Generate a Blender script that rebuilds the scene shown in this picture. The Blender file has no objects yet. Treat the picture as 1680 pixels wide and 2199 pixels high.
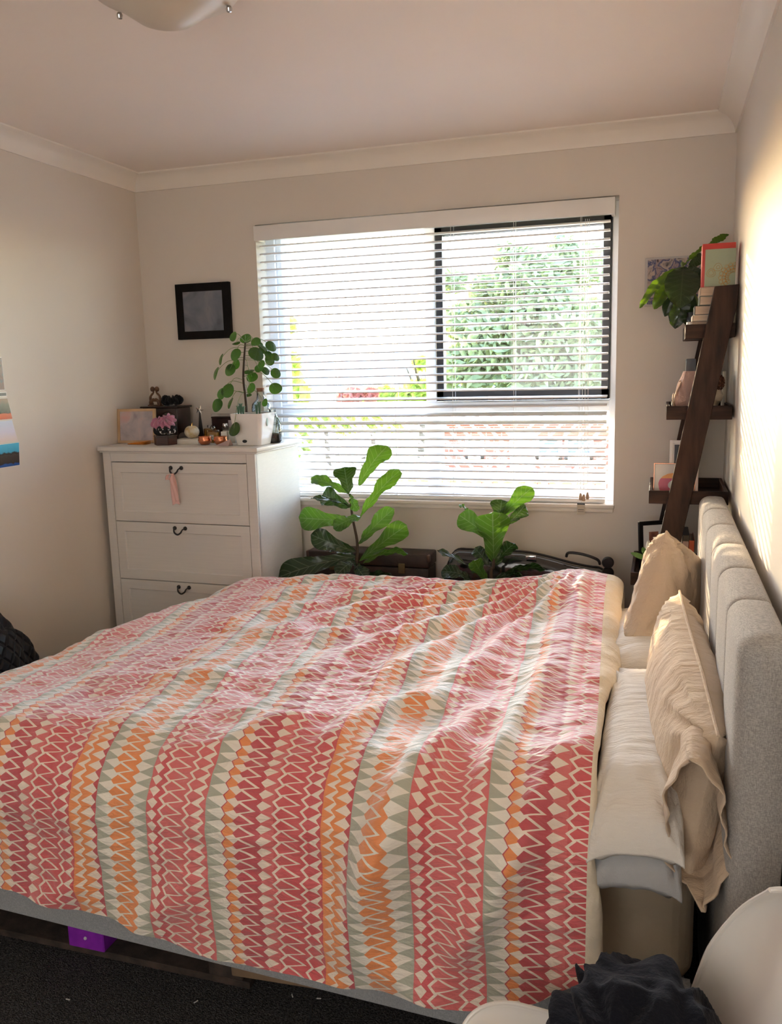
import bpy, bmesh, math, random
import numpy as np
from mathutils import Vector, Matrix, noise
random.seed(7)
S = bpy.context.scene
COL = S.collection
V = Vector
PI = math.pi

# ------------------------------------------------------------------ camera
YAW, PITCH, ROLL, FPX, CAMH = -0.30941, 0.16677, 0.024796, 1820.84, 1.6
def cam_axes():
    cy, sy, cp, sp, cr, sr = math.cos(YAW), math.sin(YAW), math.cos(PITCH), math.sin(PITCH), math.cos(ROLL), math.sin(ROLL)
    f = V((sy*cp, cy*cp, -sp)); r = V((cy, -sy, 0)); d = f.cross(r)
    return cr*r+sr*d, -sr*r+cr*d, f
RX, DN, FW = cam_axes()
cam = bpy.data.cameras.new('camera'); camo = bpy.data.objects.new('camera', cam); COL.objects.link(camo)
mw = Matrix(((RX.x, -DN.x, -FW.x, 0), (RX.y, -DN.y, -FW.y, 0), (RX.z, -DN.z, -FW.z, CAMH), (0, 0, 0, 1)))
camo.matrix_world = mw
cam.sensor_fit = 'HORIZONTAL'; cam.sensor_width = 36; cam.lens = FPX/1680*36; cam.clip_start = .05; cam.clip_end = 500
S.camera = camo

# ------------------------------------------------------------------ light
w = bpy.data.worlds.new('world'); S.world = w; w.use_nodes = True
nt = w.node_tree; bg = nt.nodes['Background']
sky = nt.nodes.new('ShaderNodeTexSky'); sky.sky_type = 'NISHITA'; sky.sun_disc = False
SUN_AZ, SUN_EL = math.radians(-34.5), math.radians(13.2)       # azimuth from +y towards -x
sky.sun_elevation = math.radians(17); sky.sun_rotation = SUN_AZ; sky.dust_density = .35; sky.air_density = 1.0
tint = nt.nodes.new('ShaderNodeMix'); tint.data_type = 'RGBA'; tint.blend_type = 'MULTIPLY'; tint.inputs[0].default_value = 1; tint.inputs[7].default_value = (1.0, .965, .97, 1); nt.links.new(sky.outputs[0], tint.inputs[6]); nt.links.new(tint.outputs[2], bg.inputs[0]); bg.inputs[1].default_value = 2.0
sd = bpy.data.lights.new('sun', 'SUN'); sd.energy = 5; sd.angle = math.radians(.4); sd.color = (1.0, .74, .44)
so = bpy.data.objects.new('sun', sd); COL.objects.link(so)
sdir = V((math.sin(SUN_AZ)*math.cos(SUN_EL), math.cos(SUN_AZ)*math.cos(SUN_EL), math.sin(SUN_EL)))
so.rotation_euler = sdir.to_track_quat('Z', 'Y').to_euler(); so.location = (-6, 8, 4)
def portal(name, loc, rot, sx, sy):
    l = bpy.data.lights.new(name, 'AREA'); l.shape = 'RECTANGLE'; l.size = sx; l.size_y = sy
    l.cycles.is_portal = True
    o = bpy.data.objects.new(name, l); o.location = loc; o.rotation_euler = rot; COL.objects.link(o)
portal('window_portal', (-.97, 3.80, 1.63), (-PI/2, 0, 0), 1.56, 1.22)      # faces into the room
al = bpy.data.lights.new('rear_fill_light', 'AREA'); al.shape = 'RECTANGLE'; al.size = 1.45; al.size_y = 1.2; al.energy = 6; al.color = (1.0, .92, .86)
alo = bpy.data.objects.new('rear_fill_light', al); alo.location = (-.73, -1.20, 1.5); alo.rotation_euler = (PI/2, 0, 0); COL.objects.link(alo)      # added warm fill lamp behind the camera, standing in for daylight
vs = S.view_settings
vs.view_transform = 'Standard'; vs.look = 'None'; vs.gamma = 1; vs.use_curve_mapping = False; vs.exposure = 1.5
S.cycles.use_denoising = True
S.cycles.max_bounces = 10; S.cycles.diffuse_bounces = 6; S.cycles.transparent_max_bounces = 24; S.cycles.transmission_bounces = 8
S.cycles.sample_clamp_indirect = 6; S.cycles.caustics_reflective = False; S.cycles.caustics_refractive = False

# ------------------------------------------------------------------ helpers
def ray(u, v): return RX*((u-840)/FPX)+DN*((v-1099.5)/FPX)+FW
def AY(u, v, y): r = ray(u, v); return r*(y/r.y)+V((0, 0, CAMH))
def AX(u, v, x): r = ray(u, v); return r*(x/r.x)+V((0, 0, CAMH))
def AZ(u, v, z): r = ray(u, v); return r*((z-CAMH)/r.z)+V((0, 0, CAMH))
WL = {}
def wloc(o): return WL.get(o.name, V((0, 0, 0))) if o else V((0, 0, 0))
def tag(o, label=None, cat=None, group=None, kind=None):
    if label: o['label'] = label
    if cat: o['category'] = cat
    if group: o['group'] = group
    if kind: o['kind'] = kind
    return o
def empty(name, loc, label, cat, group=None):
    o = bpy.data.objects.new(name, None); COL.objects.link(o); o.location = loc; o.empty_display_size = .05
    WL[o.name] = V(loc); return tag(o, label, cat, group)
def mk(name, bm, mat, parent=None, smooth=True, angle=40, tri=None):
    if isinstance(bm, bmesh.types.BMesh):
        me = bpy.data.meshes.new(name); bm.normal_update(); bm.to_mesh(me); bm.free()
    else: me = bm
    n = len(me.vertices); co = np.empty(n*3); me.vertices.foreach_get('co', co); co = co.reshape(-1, 3)
    lo, hi = co.min(0), co.max(0); org = np.array([(lo[0]+hi[0])/2, (lo[1]+hi[1])/2, lo[2]])
    me.vertices.foreach_set('co', (co-org).ravel()); me.update()
    if smooth:
        me.shade_smooth()
        if angle: me.set_sharp_from_angle(angle=math.radians(angle))
    for m in (mat if isinstance(mat, (list, tuple)) else [mat]): me.materials.append(m)
    o = bpy.data.objects.new(name, me); COL.objects.link(o)
    if parent: o.parent = parent
    o.location = V(org)-wloc(parent); WL[o.name] = V(org)
    return o
def copy_tree(o, loc=None, parent=None, rotz=None):
    c = o.copy(); COL.objects.link(c)
    if parent: c.parent = parent
    if loc is not None: c.location = loc
    if rotz is not None: c.rotation_euler.z = rotz
    for ch in o.children: copy_tree(ch, parent=c)
    return c
def B(): return bmesh.new()
def box(bm, x0, x1, y0, y1, z0, z1, bev=0, seg=2, M=None, mi=0):
    r = bmesh.ops.create_cube(bm, size=1)
    vs_ = r['verts']
    for v in vs_: v.co = V(((x0+x1)/2+v.co.x*(x1-x0), (y0+y1)/2+v.co.y*(y1-y0), (z0+z1)/2+v.co.z*(z1-z0)))
    fs = set(f for v in vs_ for f in v.link_faces)
    for f in fs: f.material_index = mi
    if bev:
        es = list(set(e for v in vs_ for e in v.link_edges))
        rr = bmesh.ops.bevel(bm, geom=es, offset=bev, segments=seg, affect='EDGES', profile=.5)
        vs_ = list(set(v for f in rr['faces'] for v in f.verts) | set(v for v in vs_ if v.is_valid))
        for f in rr['faces']: f.material_index = mi
    if M is not None: bmesh.ops.transform(bm, matrix=M, verts=vs_)
    return vs_
def rotM(piv, ax, ang): return Matrix.Translation(V(piv)) @ Matrix.Rotation(ang, 4, ax) @ Matrix.Translation(-V(piv))
def tube(bm, pts, r, seg=8, caps=True, flat=1.0):
    pts = [V(p) for p in pts]; n = len(pts)
    rs = r if isinstance(r, (list, tuple)) else [r]*n
    t0 = (pts[1]-pts[0]).normalized(); up = V((0, 0, 1)) if abs(t0.z) < .9 else V((1, 0, 0))
    a = t0.cross(up).normalized(); rings = []
    for i, p in enumerate(pts):
        t = (pts[min(i+1, n-1)]-pts[max(i-1, 0)]).normalized()
        a = (a-t*a.dot(t)).normalized(); b = t.cross(a)
        rings.append([bm.verts.new(p+(a*math.cos(2*PI*k/seg)+b*math.sin(2*PI*k/seg)*flat)*rs[i]) for k in range(seg)])
    for i in range(n-1):
        for k in range(seg): bm.faces.new((rings[i][k], rings[i][(k+1) % seg], rings[i+1][(k+1) % seg], rings[i+1][k]))
    if caps: bm.faces.new(rings[0][::-1]); bm.faces.new(rings[-1])
    return [v for r_ in rings for v in r_]
def lathe(bm, prof, c, seg=24, M=None, mi=0):
    c = V(c); rings = []; allv = []
    for (r, z) in prof:
        if r < 1e-5: ring = [bm.verts.new(c+V((0, 0, z)))]
        else: ring = [bm.verts.new(c+V((r*math.cos(2*PI*k/seg), r*math.sin(2*PI*k/seg), z))) for k in range(seg)]
        rings.append(ring); allv += ring
    for i in range(len(rings)-1):
        a, b = rings[i], rings[i+1]
        for k in range(seg):
            k2 = (k+1) % seg
            if len(a) == 1 and len(b) == 1: continue
            if len(a) == 1: f = bm.faces.new((a[0], b[k2], b[k]))
            elif len(b) == 1: f = bm.faces.new((a[k], a[k2], b[0]))
            else: f = bm.faces.new((a[k], a[k2], b[k2], b[k]))
            f.material_index = mi
    if M is not None: bmesh.ops.transform(bm, matrix=M, verts=allv)
    return allv
def grid(bm, fn, nu, nv, closeu=False, mi=0):
    uvl = bm.loops.layers.uv.verify()
    g = [[bm.verts.new(fn(i/nu, j/nv)) for j in range(nv+1)] for i in range(nu+(0 if closeu else 1))]
    for i in range(nu):
        for j in range(nv):
            i2 = (i+1) % len(g)
            f = bm.faces.new((g[i][j], g[i2][j], g[i2][j+1], g[i][j+1])); f.material_index = mi
            for l, (a, b) in zip(f.loops, ((i, j), (i+1, j), (i+1, j+1), (i, j+1))): l[uvl].uv = (a/nu, b/nv)
    return g
def interp(tab, t):
    if t <= tab[0][0]: return tab[0][1]
    for (a, x), (b, y) in zip(tab, tab[1:]):
        if t <= b: return x+(y-x)*(t-a)/(b-a)
    return tab[-1][1]
def sm(t): t = min(1, max(0, t)); return t*t*(3-2*t)
def nz(x, y, z=0.): return noise.noise(V((x, y, z)))
def solid(o, t, off=-1):
    m = o.modifiers.new('thickness', 'SOLIDIFY'); m.thickness = t; m.offset = off; return o
def loft_prism(bm, poly, M0, M1=None):
    a = [bm.verts.new(M0 @ V(p)) for p in poly]; b = [bm.verts.new(M1 @ V(p)) for p in poly]
    bm.faces.new(a[::-1]); bm.faces.new(b)
    n = len(poly)
    for i in range(n): bm.faces.new((a[i], a[(i+1) % n], b[(i+1) % n], b[i]))

# ------------------------------------------------------------------ materials
def srgb(r, g, b):
    f = lambda c: (c/12.92 if c <= .04045 else ((c+.055)/1.055)**2.4)
    return (f(r/255), f(g/255), f(b/255), 1)
class NT:
    def __init__(s, name):
        s.m = bpy.data.materials.new(name); s.m.use_nodes = True; s.t = s.m.node_tree; s.p = s.t.nodes['Principled BSDF']; s.out = s.t.nodes['Material Output']
    def n(s, typ, **kw):
        x = s.t.nodes.new(typ)
        for k, v in kw.items(): setattr(x, k, v)
        return x
    def l(s, a, b): s.t.links.new(a, b)
    def val(s, sock, v):
        if isinstance(v, bpy.types.NodeSocket): s.l(v, sock)
        else: sock.default_value = (tuple(v)+(1,) if sock.type == 'RGBA' and len(v) == 3 else v)
    def math(s, op, a, b=0., c=0.):
        x = s.n('ShaderNodeMath', operation=op); s.val(x.inputs[0], a); s.val(x.inputs[1], b)
        if len(x.inputs) > 2: s.val(x.inputs[2], c)
        return x.outputs[0]
    def mix(s, f, a, b):
        x = s.n('ShaderNodeMix', data_type='RGBA'); s.val(x.inputs[0], f); s.val(x.inputs[6], a); s.val(x.inputs[7], b); return x.outputs[2]
    def coord(s, which='Object', scale=(1, 1, 1)):
        tc = s.n('ShaderNodeTexCoord'); mp = s.n('ShaderNodeMapping'); mp.inputs['Scale'].default_value = scale; s.l(tc.outputs[which], mp.inputs[0]); return mp.outputs[0]
    def noise(s, sc, det=3, vec=None, scale=(1, 1, 1), rough=.5):
        x = s.n('ShaderNodeTexNoise'); x.inputs['Scale'].default_value = sc; x.inputs['Detail'].default_value = det; x.inputs['Roughness'].default_value = rough
        s.l(vec if vec else s.coord('Object', scale), x.inputs['Vector']); return x.outputs[0]
    def bump(s, h, st=.3, dist=.01):
        b = s.n('ShaderNodeBump'); b.inputs['Strength'].default_value = st; b.inputs['Distance'].default_value = dist; s.l(h, b.inputs['Height']); s.l(b.outputs[0], s.p.inputs['Normal']); return b
def mat(name, c, rough=.6, metal=0, c2=None, nsc=20, var=.06, bump=0, bsc=80, bscale=(1, 1, 1), nscale=(1, 1, 1), spec=.5, sheen=0, trans=0, coat=0, dist=.005, ior=None):
    M = NT(name); c = tuple(c)+((1,) if len(c) == 3 else ())
    if c2 is None: c2 = tuple(x*(1-var) for x in c[:3])+(1,)
    f = M.noise(nsc, 4, scale=nscale); cr = M.n('ShaderNodeValToRGB'); cr.color_ramp.elements[0].position = .35; cr.color_ramp.elements[1].position = .65
    M.l(f, cr.inputs[0]); M.l(M.mix(cr.outputs[0], c, c2), M.p.inputs['Base Color'])
    M.p.inputs['Roughness'].default_value = rough; M.p.inputs['Metallic'].default_value = metal
    M.p.inputs['Specular IOR Level'].default_value = spec; M.p.inputs['Sheen Weight'].default_value = sheen
    M.p.inputs['Transmission Weight'].default_value = trans; M.p.inputs['Coat Weight'].default_value = coat
    if bump: M.bump(M.noise(bsc, 4, scale=bscale), bump, dist)
    return M.m
def thin_glass(name, tint=(1, 1, 1), refl=1.0):
    M = NT(name); t = M.n('ShaderNodeBsdfTransparent'); t.inputs[0].default_value = tuple(tint)[:3]+(1,)
    g = M.n('ShaderNodeBsdfGlossy'); g.inputs['Roughness'].default_value = .02
    lw = M.n('ShaderNodeLayerWeight'); lw.inputs[0].default_value = .35
    f = M.math('MULTIPLY', lw.outputs[0], .5*refl); f = M.math('ADD', f, .03)
    x = M.n('ShaderNodeMixShader'); M.l(f, x.inputs[0]); M.l(t.outputs[0], x.inputs[1]); M.l(g.outputs[0], x.inputs[2]); M.l(x.outputs[0], M.out.inputs[0])
    return M.m
def leafmat(name, c, c2, vein, tr, trf=.35, rough=.35, nv=8., under=None):
    M = NT(name); tc = M.n('ShaderNodeTexCoord'); sp = M.n('ShaderNodeSeparateXYZ'); M.l(tc.outputs['UV'], sp.inputs[0])
    a = M.math('ABSOLUTE', M.math('SUBTRACT', sp.outputs[0], .5))
    mid = M.math('LESS_THAN', a, .018)
    fr = M.math('FRACT', M.math('SUBTRACT', M.math('MULTIPLY', sp.outputs[1], nv), M.math('MULTIPLY', a, 3.2)))
    lat = M.math('LESS_THAN', M.math('ABSOLUTE', M.math('SUBTRACT', fr, .5)), .06)
    v = M.math('MAXIMUM', mid, M.math('MULTIPLY', lat, .75))
    base = M.mix(M.noise(6, 3), c, c2)
    col = M.mix(M.math('MULTIPLY', v, .8), base, vein)
    M.l(col, M.p.inputs['Base Color']); M.p.inputs['Roughness'].default_value = rough
    hgt = M.math('ADD', M.math('MULTIPLY', v, -.5), M.math('MULTIPLY', M.noise(40, 2), .2)); M.bump(hgt, .35, .004)
    t = M.n('ShaderNodeBsdfTranslucent'); M.l(M.mix(v, tr, vein), t.inputs[0])
    x = M.n('ShaderNodeMixShader'); x.inputs[0].default_value = trf; M.l(M.p.outputs[0], x.inputs[1]); M.l(t.outputs[0], x.inputs[2]); M.l(x.outputs[0], M.out.inputs[0])
    return M.m
def cloth(name, c, var=.08, crease=.5, csc=9, weave=900, cstretch=(1, 1, 1), trl=0, sheen=.15):
    M = NT(name); c = tuple(c)+((1,) if len(c) == 3 else ()); c2 = tuple(x*(1-var) for x in c[:3])+(1,)
    M.l(M.mix(M.noise(14, 3), c, c2), M.p.inputs['Base Color']); M.p.inputs['Roughness'].default_value = .9; M.p.inputs['Sheen Weight'].default_value = sheen
    M.p.inputs['Specular IOR Level'].default_value = .2
    h = M.math('ADD', M.noise(csc, 5, scale=cstretch, rough=.55), M.math('MULTIPLY', M.noise(weave, 1), .04)); M.bump(h, crease, .03)
    if trl:
        t = M.n('ShaderNodeBsdfTranslucent'); t.inputs[0].default_value = c
        x = M.n('ShaderNodeMixShader'); x.inputs[0].default_value = trl; M.l(M.p.outputs[0], x.inputs[1]); M.l(t.outputs[0], x.inputs[2]); M.l(x.outputs[0], M.out.inputs[0])
    return M.m

m_wall = mat('wall_paint', (.72, .665, .60), .55, nsc=2.5, var=.03, bump=.12, bsc=180, dist=.002)
m_ceil = mat('ceiling_paint', (.88, .80, .735), .7, nsc=1.5, var=.03, bump=.08, bsc=120, dist=.002)
m_trim = mat('trim_paint', (.84, .79, .72), .45, nsc=4, var=.03)
m_carpet = mat('carpet', (.15, .145, .145), 1, c2=(.05, .049, .050), nsc=160, bump=1, bsc=260, dist=.02, spec=.1)
m_white = mat('white_paint', (.85, .84, .82), .32, nsc=5, var=.03)
m_chest = mat('chest_paint', (.70, .675, .64), .42, nsc=30, var=.04, nscale=(.2, 1, 6))
m_slat = mat('slat_paint', (.86, .86, .87), .38, nsc=6, var=.02)
m_black = mat('black_metal', (.012, .012, .014), .35, nsc=20, var=.2)
m_frameblk = mat('black_wood', (.008, .007, .007), .7, nsc=30, var=.3, nscale=(1, 6, 1), bump=.3, bsc=40, spec=.15)
m_upvc = mat('window_frame_white', (.82, .83, .85), .3, nsc=5, var=.02)
m_wood = mat('dark_stained_wood', (.055, .026, .016), .5, c2=(.016, .008, .006), nsc=6, nscale=(6, 6, 1), bump=.12, bsc=30, bscale=(8, 8, .7), spec=.18)
m_wood_h = mat('dark_stained_wood_tray', (.055, .026, .016), .5, c2=(.016, .008, .006), nsc=6, nscale=(1, 1, 8), bump=.12, bsc=30, bscale=(.7, .7, 8), spec=.18)
m_palewood = mat('pale_wood', (.62, .42, .24), .5, c2=(.5, .32, .17), nsc=10, nscale=(1, 8, 1), bump=.1)
m_brown = mat('brown_wood', (.13, .06, .03), .4, c2=(.06, .03, .018), nsc=12, bump=.2)
m_soil = mat('soil', (.05, .035, .025), 1, c2=(.02, .015, .01), nsc=60, bump=1, bsc=90, dist=.01)
m_glass = thin_glass('window_glass')
m_jar = thin_glass('jar_glass', (.93, .97, .95), 2.2)
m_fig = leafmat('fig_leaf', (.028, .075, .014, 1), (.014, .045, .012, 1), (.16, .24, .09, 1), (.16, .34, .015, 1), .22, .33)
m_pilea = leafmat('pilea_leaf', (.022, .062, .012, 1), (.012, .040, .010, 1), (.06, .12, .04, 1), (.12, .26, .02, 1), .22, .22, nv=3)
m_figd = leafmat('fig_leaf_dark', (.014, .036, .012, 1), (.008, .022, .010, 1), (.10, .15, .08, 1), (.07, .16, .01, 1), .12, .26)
m_topleaf = leafmat('rubber_leaf', (.022, .045, .012, 1), (.010, .028, .008, 1), (.07, .12, .04, 1), (.26, .48, .015, 1), .26, .3, nv=9)
m_stem = mat('plant_stem', (.06, .04, .025), .8, bump=.4, bsc=60)
m_greenstem = mat('green_stem', (.16, .22, .07), .6)

# ------------------------------------------------------------------ room shell
XL, XR, YB, YF, ZC = -2.365, .245, 3.60, -1.25, 2.51
OX0, OX1, OZ0, OZ1 = -1.758, -.178, 1.018, 2.252
def struct(name, bm, m, **k): return tag(mk(name, bm, m, **k), kind='structure')
b = B(); box(b, XL-.15, XR+.15, YF-.15, YB+.2, -.12, 0); struct('floor', b, m_carpet, smooth=False)
b = B(); box(b, XL-.15, XR+.15, YF-.15, YB+.2, ZC, ZC+.12); struct('ceiling', b, m_ceil, smooth=False)
b = B(); box(b, XL-.15, XL, YF-.15, YB+.2, 0, ZC); struct('wall_left', b, m_wall, smooth=False)
b = B(); box(b, XR, XR+.15, YF-.15, YB+.2, 0, ZC); struct('wall_right', b, m_wall, smooth=False)
b = B()
for a in ((XL, OX0, 0, ZC), (OX1, XR, 0, ZC), (OX0, OX1, 0, OZ0), (OX0, OX1, OZ1, ZC)): box(b, a[0], a[1], YB, YB+.2, a[2], a[3])
struct('wall_back', b, m_wall, smooth=False)
RX0, RX1, RZ0, RZ1 = -1.50, .05, .85, 2.15      # unseen window added behind the camera to let fill light in
b = B()
for a in ((XL, RX0, 0, ZC), (RX1, XR, 0, ZC), (RX0, RX1, 0, RZ0), (RX0, RX1, RZ1, ZC)): box(b, a[0], a[1], YF-.15, YF, a[2], a[3])
struct('wall_front', b, m_wall, smooth=False)
b = B()
for a in ((RX0, RX0+.05, RZ0, RZ1), (RX1-.05, RX1, RZ0, RZ1), (RX0, RX1, RZ0, RZ0+.05), (RX0, RX1, RZ1-.05, RZ1), (-.76, -.70, RZ0, RZ1)): box(b, a[0], a[1], YF-.1, YF-.05, a[2], a[3])
w2 = struct('added_window', b, m_upvc, smooth=False)
b = B(); box(b, RX0+.05, RX1-.05, YF-.078, YF-.074, RZ0+.05, RZ1-.05); mk('pane', b, m_glass, w2, smooth=False)
def rcurt(u, v): return V((RX0-.08+(RX1-RX0+.16)*u, YF-.03+.012*math.sin(u*60), RZ0-.08+(RZ1-RZ0+.14)*v))
b = B(); grid(b, rcurt, 160, 2); mk('added_curtain', b, cloth('added_curtain_cloth', (.45, .41, .36), .05, .2, 20, trl=.35), w2, angle=None)  # unseen cloth added to dim the sky light entering from behind
# cornices, mitred cove
prof = [(0, 2.440), (.008, 2.440), (.010, 2.452), (.014, 2.462), (.026, 2.482), (.044, 2.496), (.062, 2.500), (.066, 2.503), (.072, 2.504), (.074, ZC), (0, ZC)]
def cornice(name, p0, p1, nrm):
    bm = B(); p0, p1, nrm = V(p0), V(p1), V(nrm); t = (p1-p0).normalized()
    A = [bm.verts.new(p0+nrm*d+t*d+V((0, 0, z))) for d, z in prof]; C = [bm.verts.new(p1+nrm*d-t*d+V((0, 0, z))) for d, z in prof]
    for i in range(len(prof)): j = (i+1) % len(prof); bm.faces.new((A[i], C[i], C[j], A[j]))
    bmesh.ops.recalc_face_normals(bm, faces=bm.faces); struct(name, bm, m_trim, angle=50)
cornice('trim_1', (XL, YB, 0), (XR, YB, 0), (0, -1, 0)); cornice('trim_2', (XL, YF, 0), (XL, YB, 0), (1, 0, 0))
cornice('trim_3', (XR, YF, 0), (XR, YB, 0), (-1, 0, 0)); cornice('trim_4', (XL, YF, 0), (XR, YF, 0), (0, 1, 0))
for nme, a in (('baseboard_back', (XL, XR, YB-.014, YB)), ('baseboard_left', (XL, XL+.014, YF, YB-.014)), ('baseboard_right', (XR-.014, XR, YF, YB-.014))):
    b = B(); box(b, a[0], a[1], a[2], a[3], 0, .09, .004); struct(nme, b, m_trim)
# window reveal sill
b = B(); box(b, OX0-.006, OX1+.004, YB-.022, YB+.12, OZ0-.012, OZ0+.004, .003); box(b, OX0-.004, OX1, YB-.012, YB, OZ0-.03, OZ0-.012, .003); struct('window_sill', b, m_trim)

# ------------------------------------------------------------------ window and panes
win = tag(bpy.data.objects.new('window_1', None), kind='structure'); COL.objects.link(win); win.location = (-.97, 3.72, OZ0); WL['window_1'] = V((-.97, 3.72, OZ0))
fy0, fy1 = 3.70, 3.76
TZ = AY(940, 872, 3.70).z; MX0, MX1 = -1.005, -.955; _i = 0
b = B()
for a in ((OX0, OX0+.045, OZ0, OZ1), (OX1-.03, OX1, OZ0, OZ1), (OX0, OX1, OZ0, OZ0+.045), (OX0, OX1, OZ1-.05, OZ1), (OX0, OX1, TZ-.03, TZ+.02), (MX0, MX1, OZ0, OZ1), (OX0+.045, OX0+.075, OZ0, OZ1)):
    fo = .0015*_i; _i += 1; box(b, a[0]-(.004 if a[0] == OX0 else 0), a[1]+(.004 if a[1] == OX1 else 0), fy0+fo, fy1+fo, a[2], a[3], .004, 1)
mk('window_frame', b, m_upvc, win, angle=30)
b = B()
sx0, sx1, sz0, sz1 = -.952, OX1-.03, TZ+.022, 2.195
for a in ((sx0, sx0+.034, sz0, sz1), (sx1-.034, sx1, sz0, sz1), (sx0, sx1, sz0, sz0+.045), (sx0, sx1, sz1-.034, sz1)): box(b, a[0], a[1], 3.685, 3.735, a[2], a[3], .003, 1)
sash = mk('sash', b, m_black, win, angle=30); sash['label'] = 'black framed opening sash'
b = B(); box(b, -.72, -.44, 3.672, 3.684, sz0+.003, sz0+.02, .003); mk('sash_latch', b, m_brown, sash)
for (x0, x1, z0, z1) in ((OX0+.075, MX0, TZ+.02, OZ1-.05), (sx0+.034, sx1-.034, sz0+.045, sz1-.034), (OX0+.075, MX0, OZ0+.045, TZ-.03), (MX1, OX1-.03, OZ0+.045, TZ-.03)):
    b = B(); box(b, x0, x1, 3.722, 3.726, z0, z1); mk('pane', b, m_glass, win, smooth=False)

# ------------------------------------------------------------------ venetian blind
bl = empty('venetian_blind', (-.97, 3.63, OZ0+.005), 'white horizontal slatted blind lowered over the whole window', 'blind')
b = B(); box(b, OX0+.004, OX1-.014, 3.572, 3.588, 2.180, 2.243, .002); box(b, OX1-.030, OX1-.014, 3.588, 3.65, 2.180, 2.243, .002); box(b, OX0+.004, OX0+.02, 3.588, 3.65, 2.180, 2.243, .002)
mk('valance', b, m_white, bl)
b = B(); box(b, OX0+.012, OX1-.03, 3.60, 3.655, 2.19, 2.235); mk('headrail', b, m_slat, bl)
b = B(); box(b, OX0+.012, OX1-.034, 3.607, 3.653, OZ0+.008, OZ0+.024, .004); mk('bottom_rail', b, m_slat, bl)
def slat_mesh():
    bm = B(); n = 6; W, T = .050, .0045
    sec = []
    for k in range(n+1):
        t = k/n*2-1; sec.append((t*W/2, .0045*(1-t*t)))
    pts = [(y, z+T/2) for y, z in sec]+[(y, z-T/2) for y, z in sec[::-1]]
    x0, x1 = -(OX1-OX0)/2+.014, (OX1-OX0)/2-.034
    A = [bm.verts.new((x0, y, z)) for y, z in pts]; C = [bm.verts.new((x1, y, z)) for y, z in pts]
    for i in range(len(pts)): j = (i+1) % len(pts); bm.faces.new((A[i], A[j], C[j], C[i]))
    bm.faces.new(A); bm.faces.new(C[::-1]); bmesh.ops.recalc_face_normals(bm, faces=bm.faces)
    me = bpy.data.meshes.new('slat'); bm.to_mesh(me); bm.free(); me.shade_smooth(); me.set_sharp_from_angle(angle=.8); me.materials.append(m_slat); return me
sme = slat_mesh(); nsl = 33
for k in range(nsl):
    z = 1.052+(2.160-1.052)*k/(nsl-1); o = bpy.data.objects.new('slat', sme); COL.objects.link(o); o.parent = bl
    o.location = V(((OX0+OX1)/2, 3.630, z))-WL[bl.name]
    tilt = 3.0+(7.0 if z < 1.42 else 0)+random.uniform(-.8, .8)
    o.rotation_euler = (math.radians(tilt), 0, random.uniform(-.0006, .0006))
for u in (728, 852, 975, 1105, 1243):
    x = AY(u, 900, 3.62).x
    b = B(); tube(b, [(x, 3.604, 1.03), (x, 3.604, 2.19)], .0009, 5); tube(b, [(x, 3.657, 1.03), (x, 3.657, 2.19)], .0009, 5); mk('ladder_cord', b, m_white, bl)
m_bead = mat('beige_wood_tassel', (.55, .40, .28), .4)
for i, (du, vv) in enumerate(((1247, 1066), (1254, 1068), (1262, 1064))):
    p = AY(du, vv, 3.575); q = AY(1262+(i-1)*4, 470, 3.598)
    b = B(); tube(b, [p+V((0, 0, .01)), p.lerp(q, .5)+V((0, -.002, 0)), q], .0010, 5)
    c_ = mk('pull_cord', b, m_white, bl)
    b = B(); lathe(b, [(0, .014), (.004, .013), (.006, .004), (.0075, -.010), (.006, -.016), (0, -.017)], p, 12); mk('tassel', b, m_bead, c_)
b = B(); p = AY(1248, 1093, 3.572); box(b, p.x-.016, p.x+.016, p.y, p.y+.002, p.z-.024, p.z+.018); box(b, p.x-.016, p.x+.016, p.y-.001, p.y+.0025, p.z+.018, p.z+.024, mi=1)
tube(b, [p+V((0, .002, .022)), p+V((.004, .002, .08))], .0008, 5)
box(b, p.x-.012, p.x+.012, p.y-.0008, p.y, p.z-.004, p.z-.002, mi=1); box(b, p.x-.012, p.x+.012, p.y-.0008, p.y, p.z-.012, p.z-.0105, mi=1)
mk('care_tag', b, [mat('tag_card', (.62, .55, .45), .5), m_black], bl)

# ------------------------------------------------------------------ exterior
m_grass = mat('grass', (.16, .20, .06), 1, c2=(.10, .13, .05), nsc=8)
b = B(); box(b, -60, 60, 4.2, 120, -1.3, -1.2); tag(mk('garden_ground', b, m_grass, smooth=False), kind='structure')
def foliage(name, blobs, n, size, mtl, parent=None, seed=1):
    rnd = random.Random(seed); vs_, fs = [], []
    tot = sum(b_[1]**2 for b_ in blobs)
    for c, r in blobs:
        for _ in range(int(n*r*r/tot)):
            d = V((rnd.gauss(0, 1), rnd.gauss(0, 1), rnd.gauss(0, 1))).normalized()*r*(rnd.random()**.4)
            d.z *= .85; p = V(c)+d
            a = V((rnd.gauss(0, 1), rnd.gauss(0, 1), rnd.gauss(0, 1))).normalized(); q = a.orthogonal().normalized(); s_ = size*rnd.uniform(.6, 1.3)
            k = len(vs_); vs_ += [p-a*s_, p+q*s_*.45, p+a*s_, p-q*s_*.45]; fs.append((k, k+1, k+2, k+3))
    me = bpy.data.meshes.new(name); me.from_pydata([tuple(v) for v in vs_], [], fs)
    o = mk(name, me, mtl, parent, smooth=False); o['kind'] = 'stuff'; return o
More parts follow.
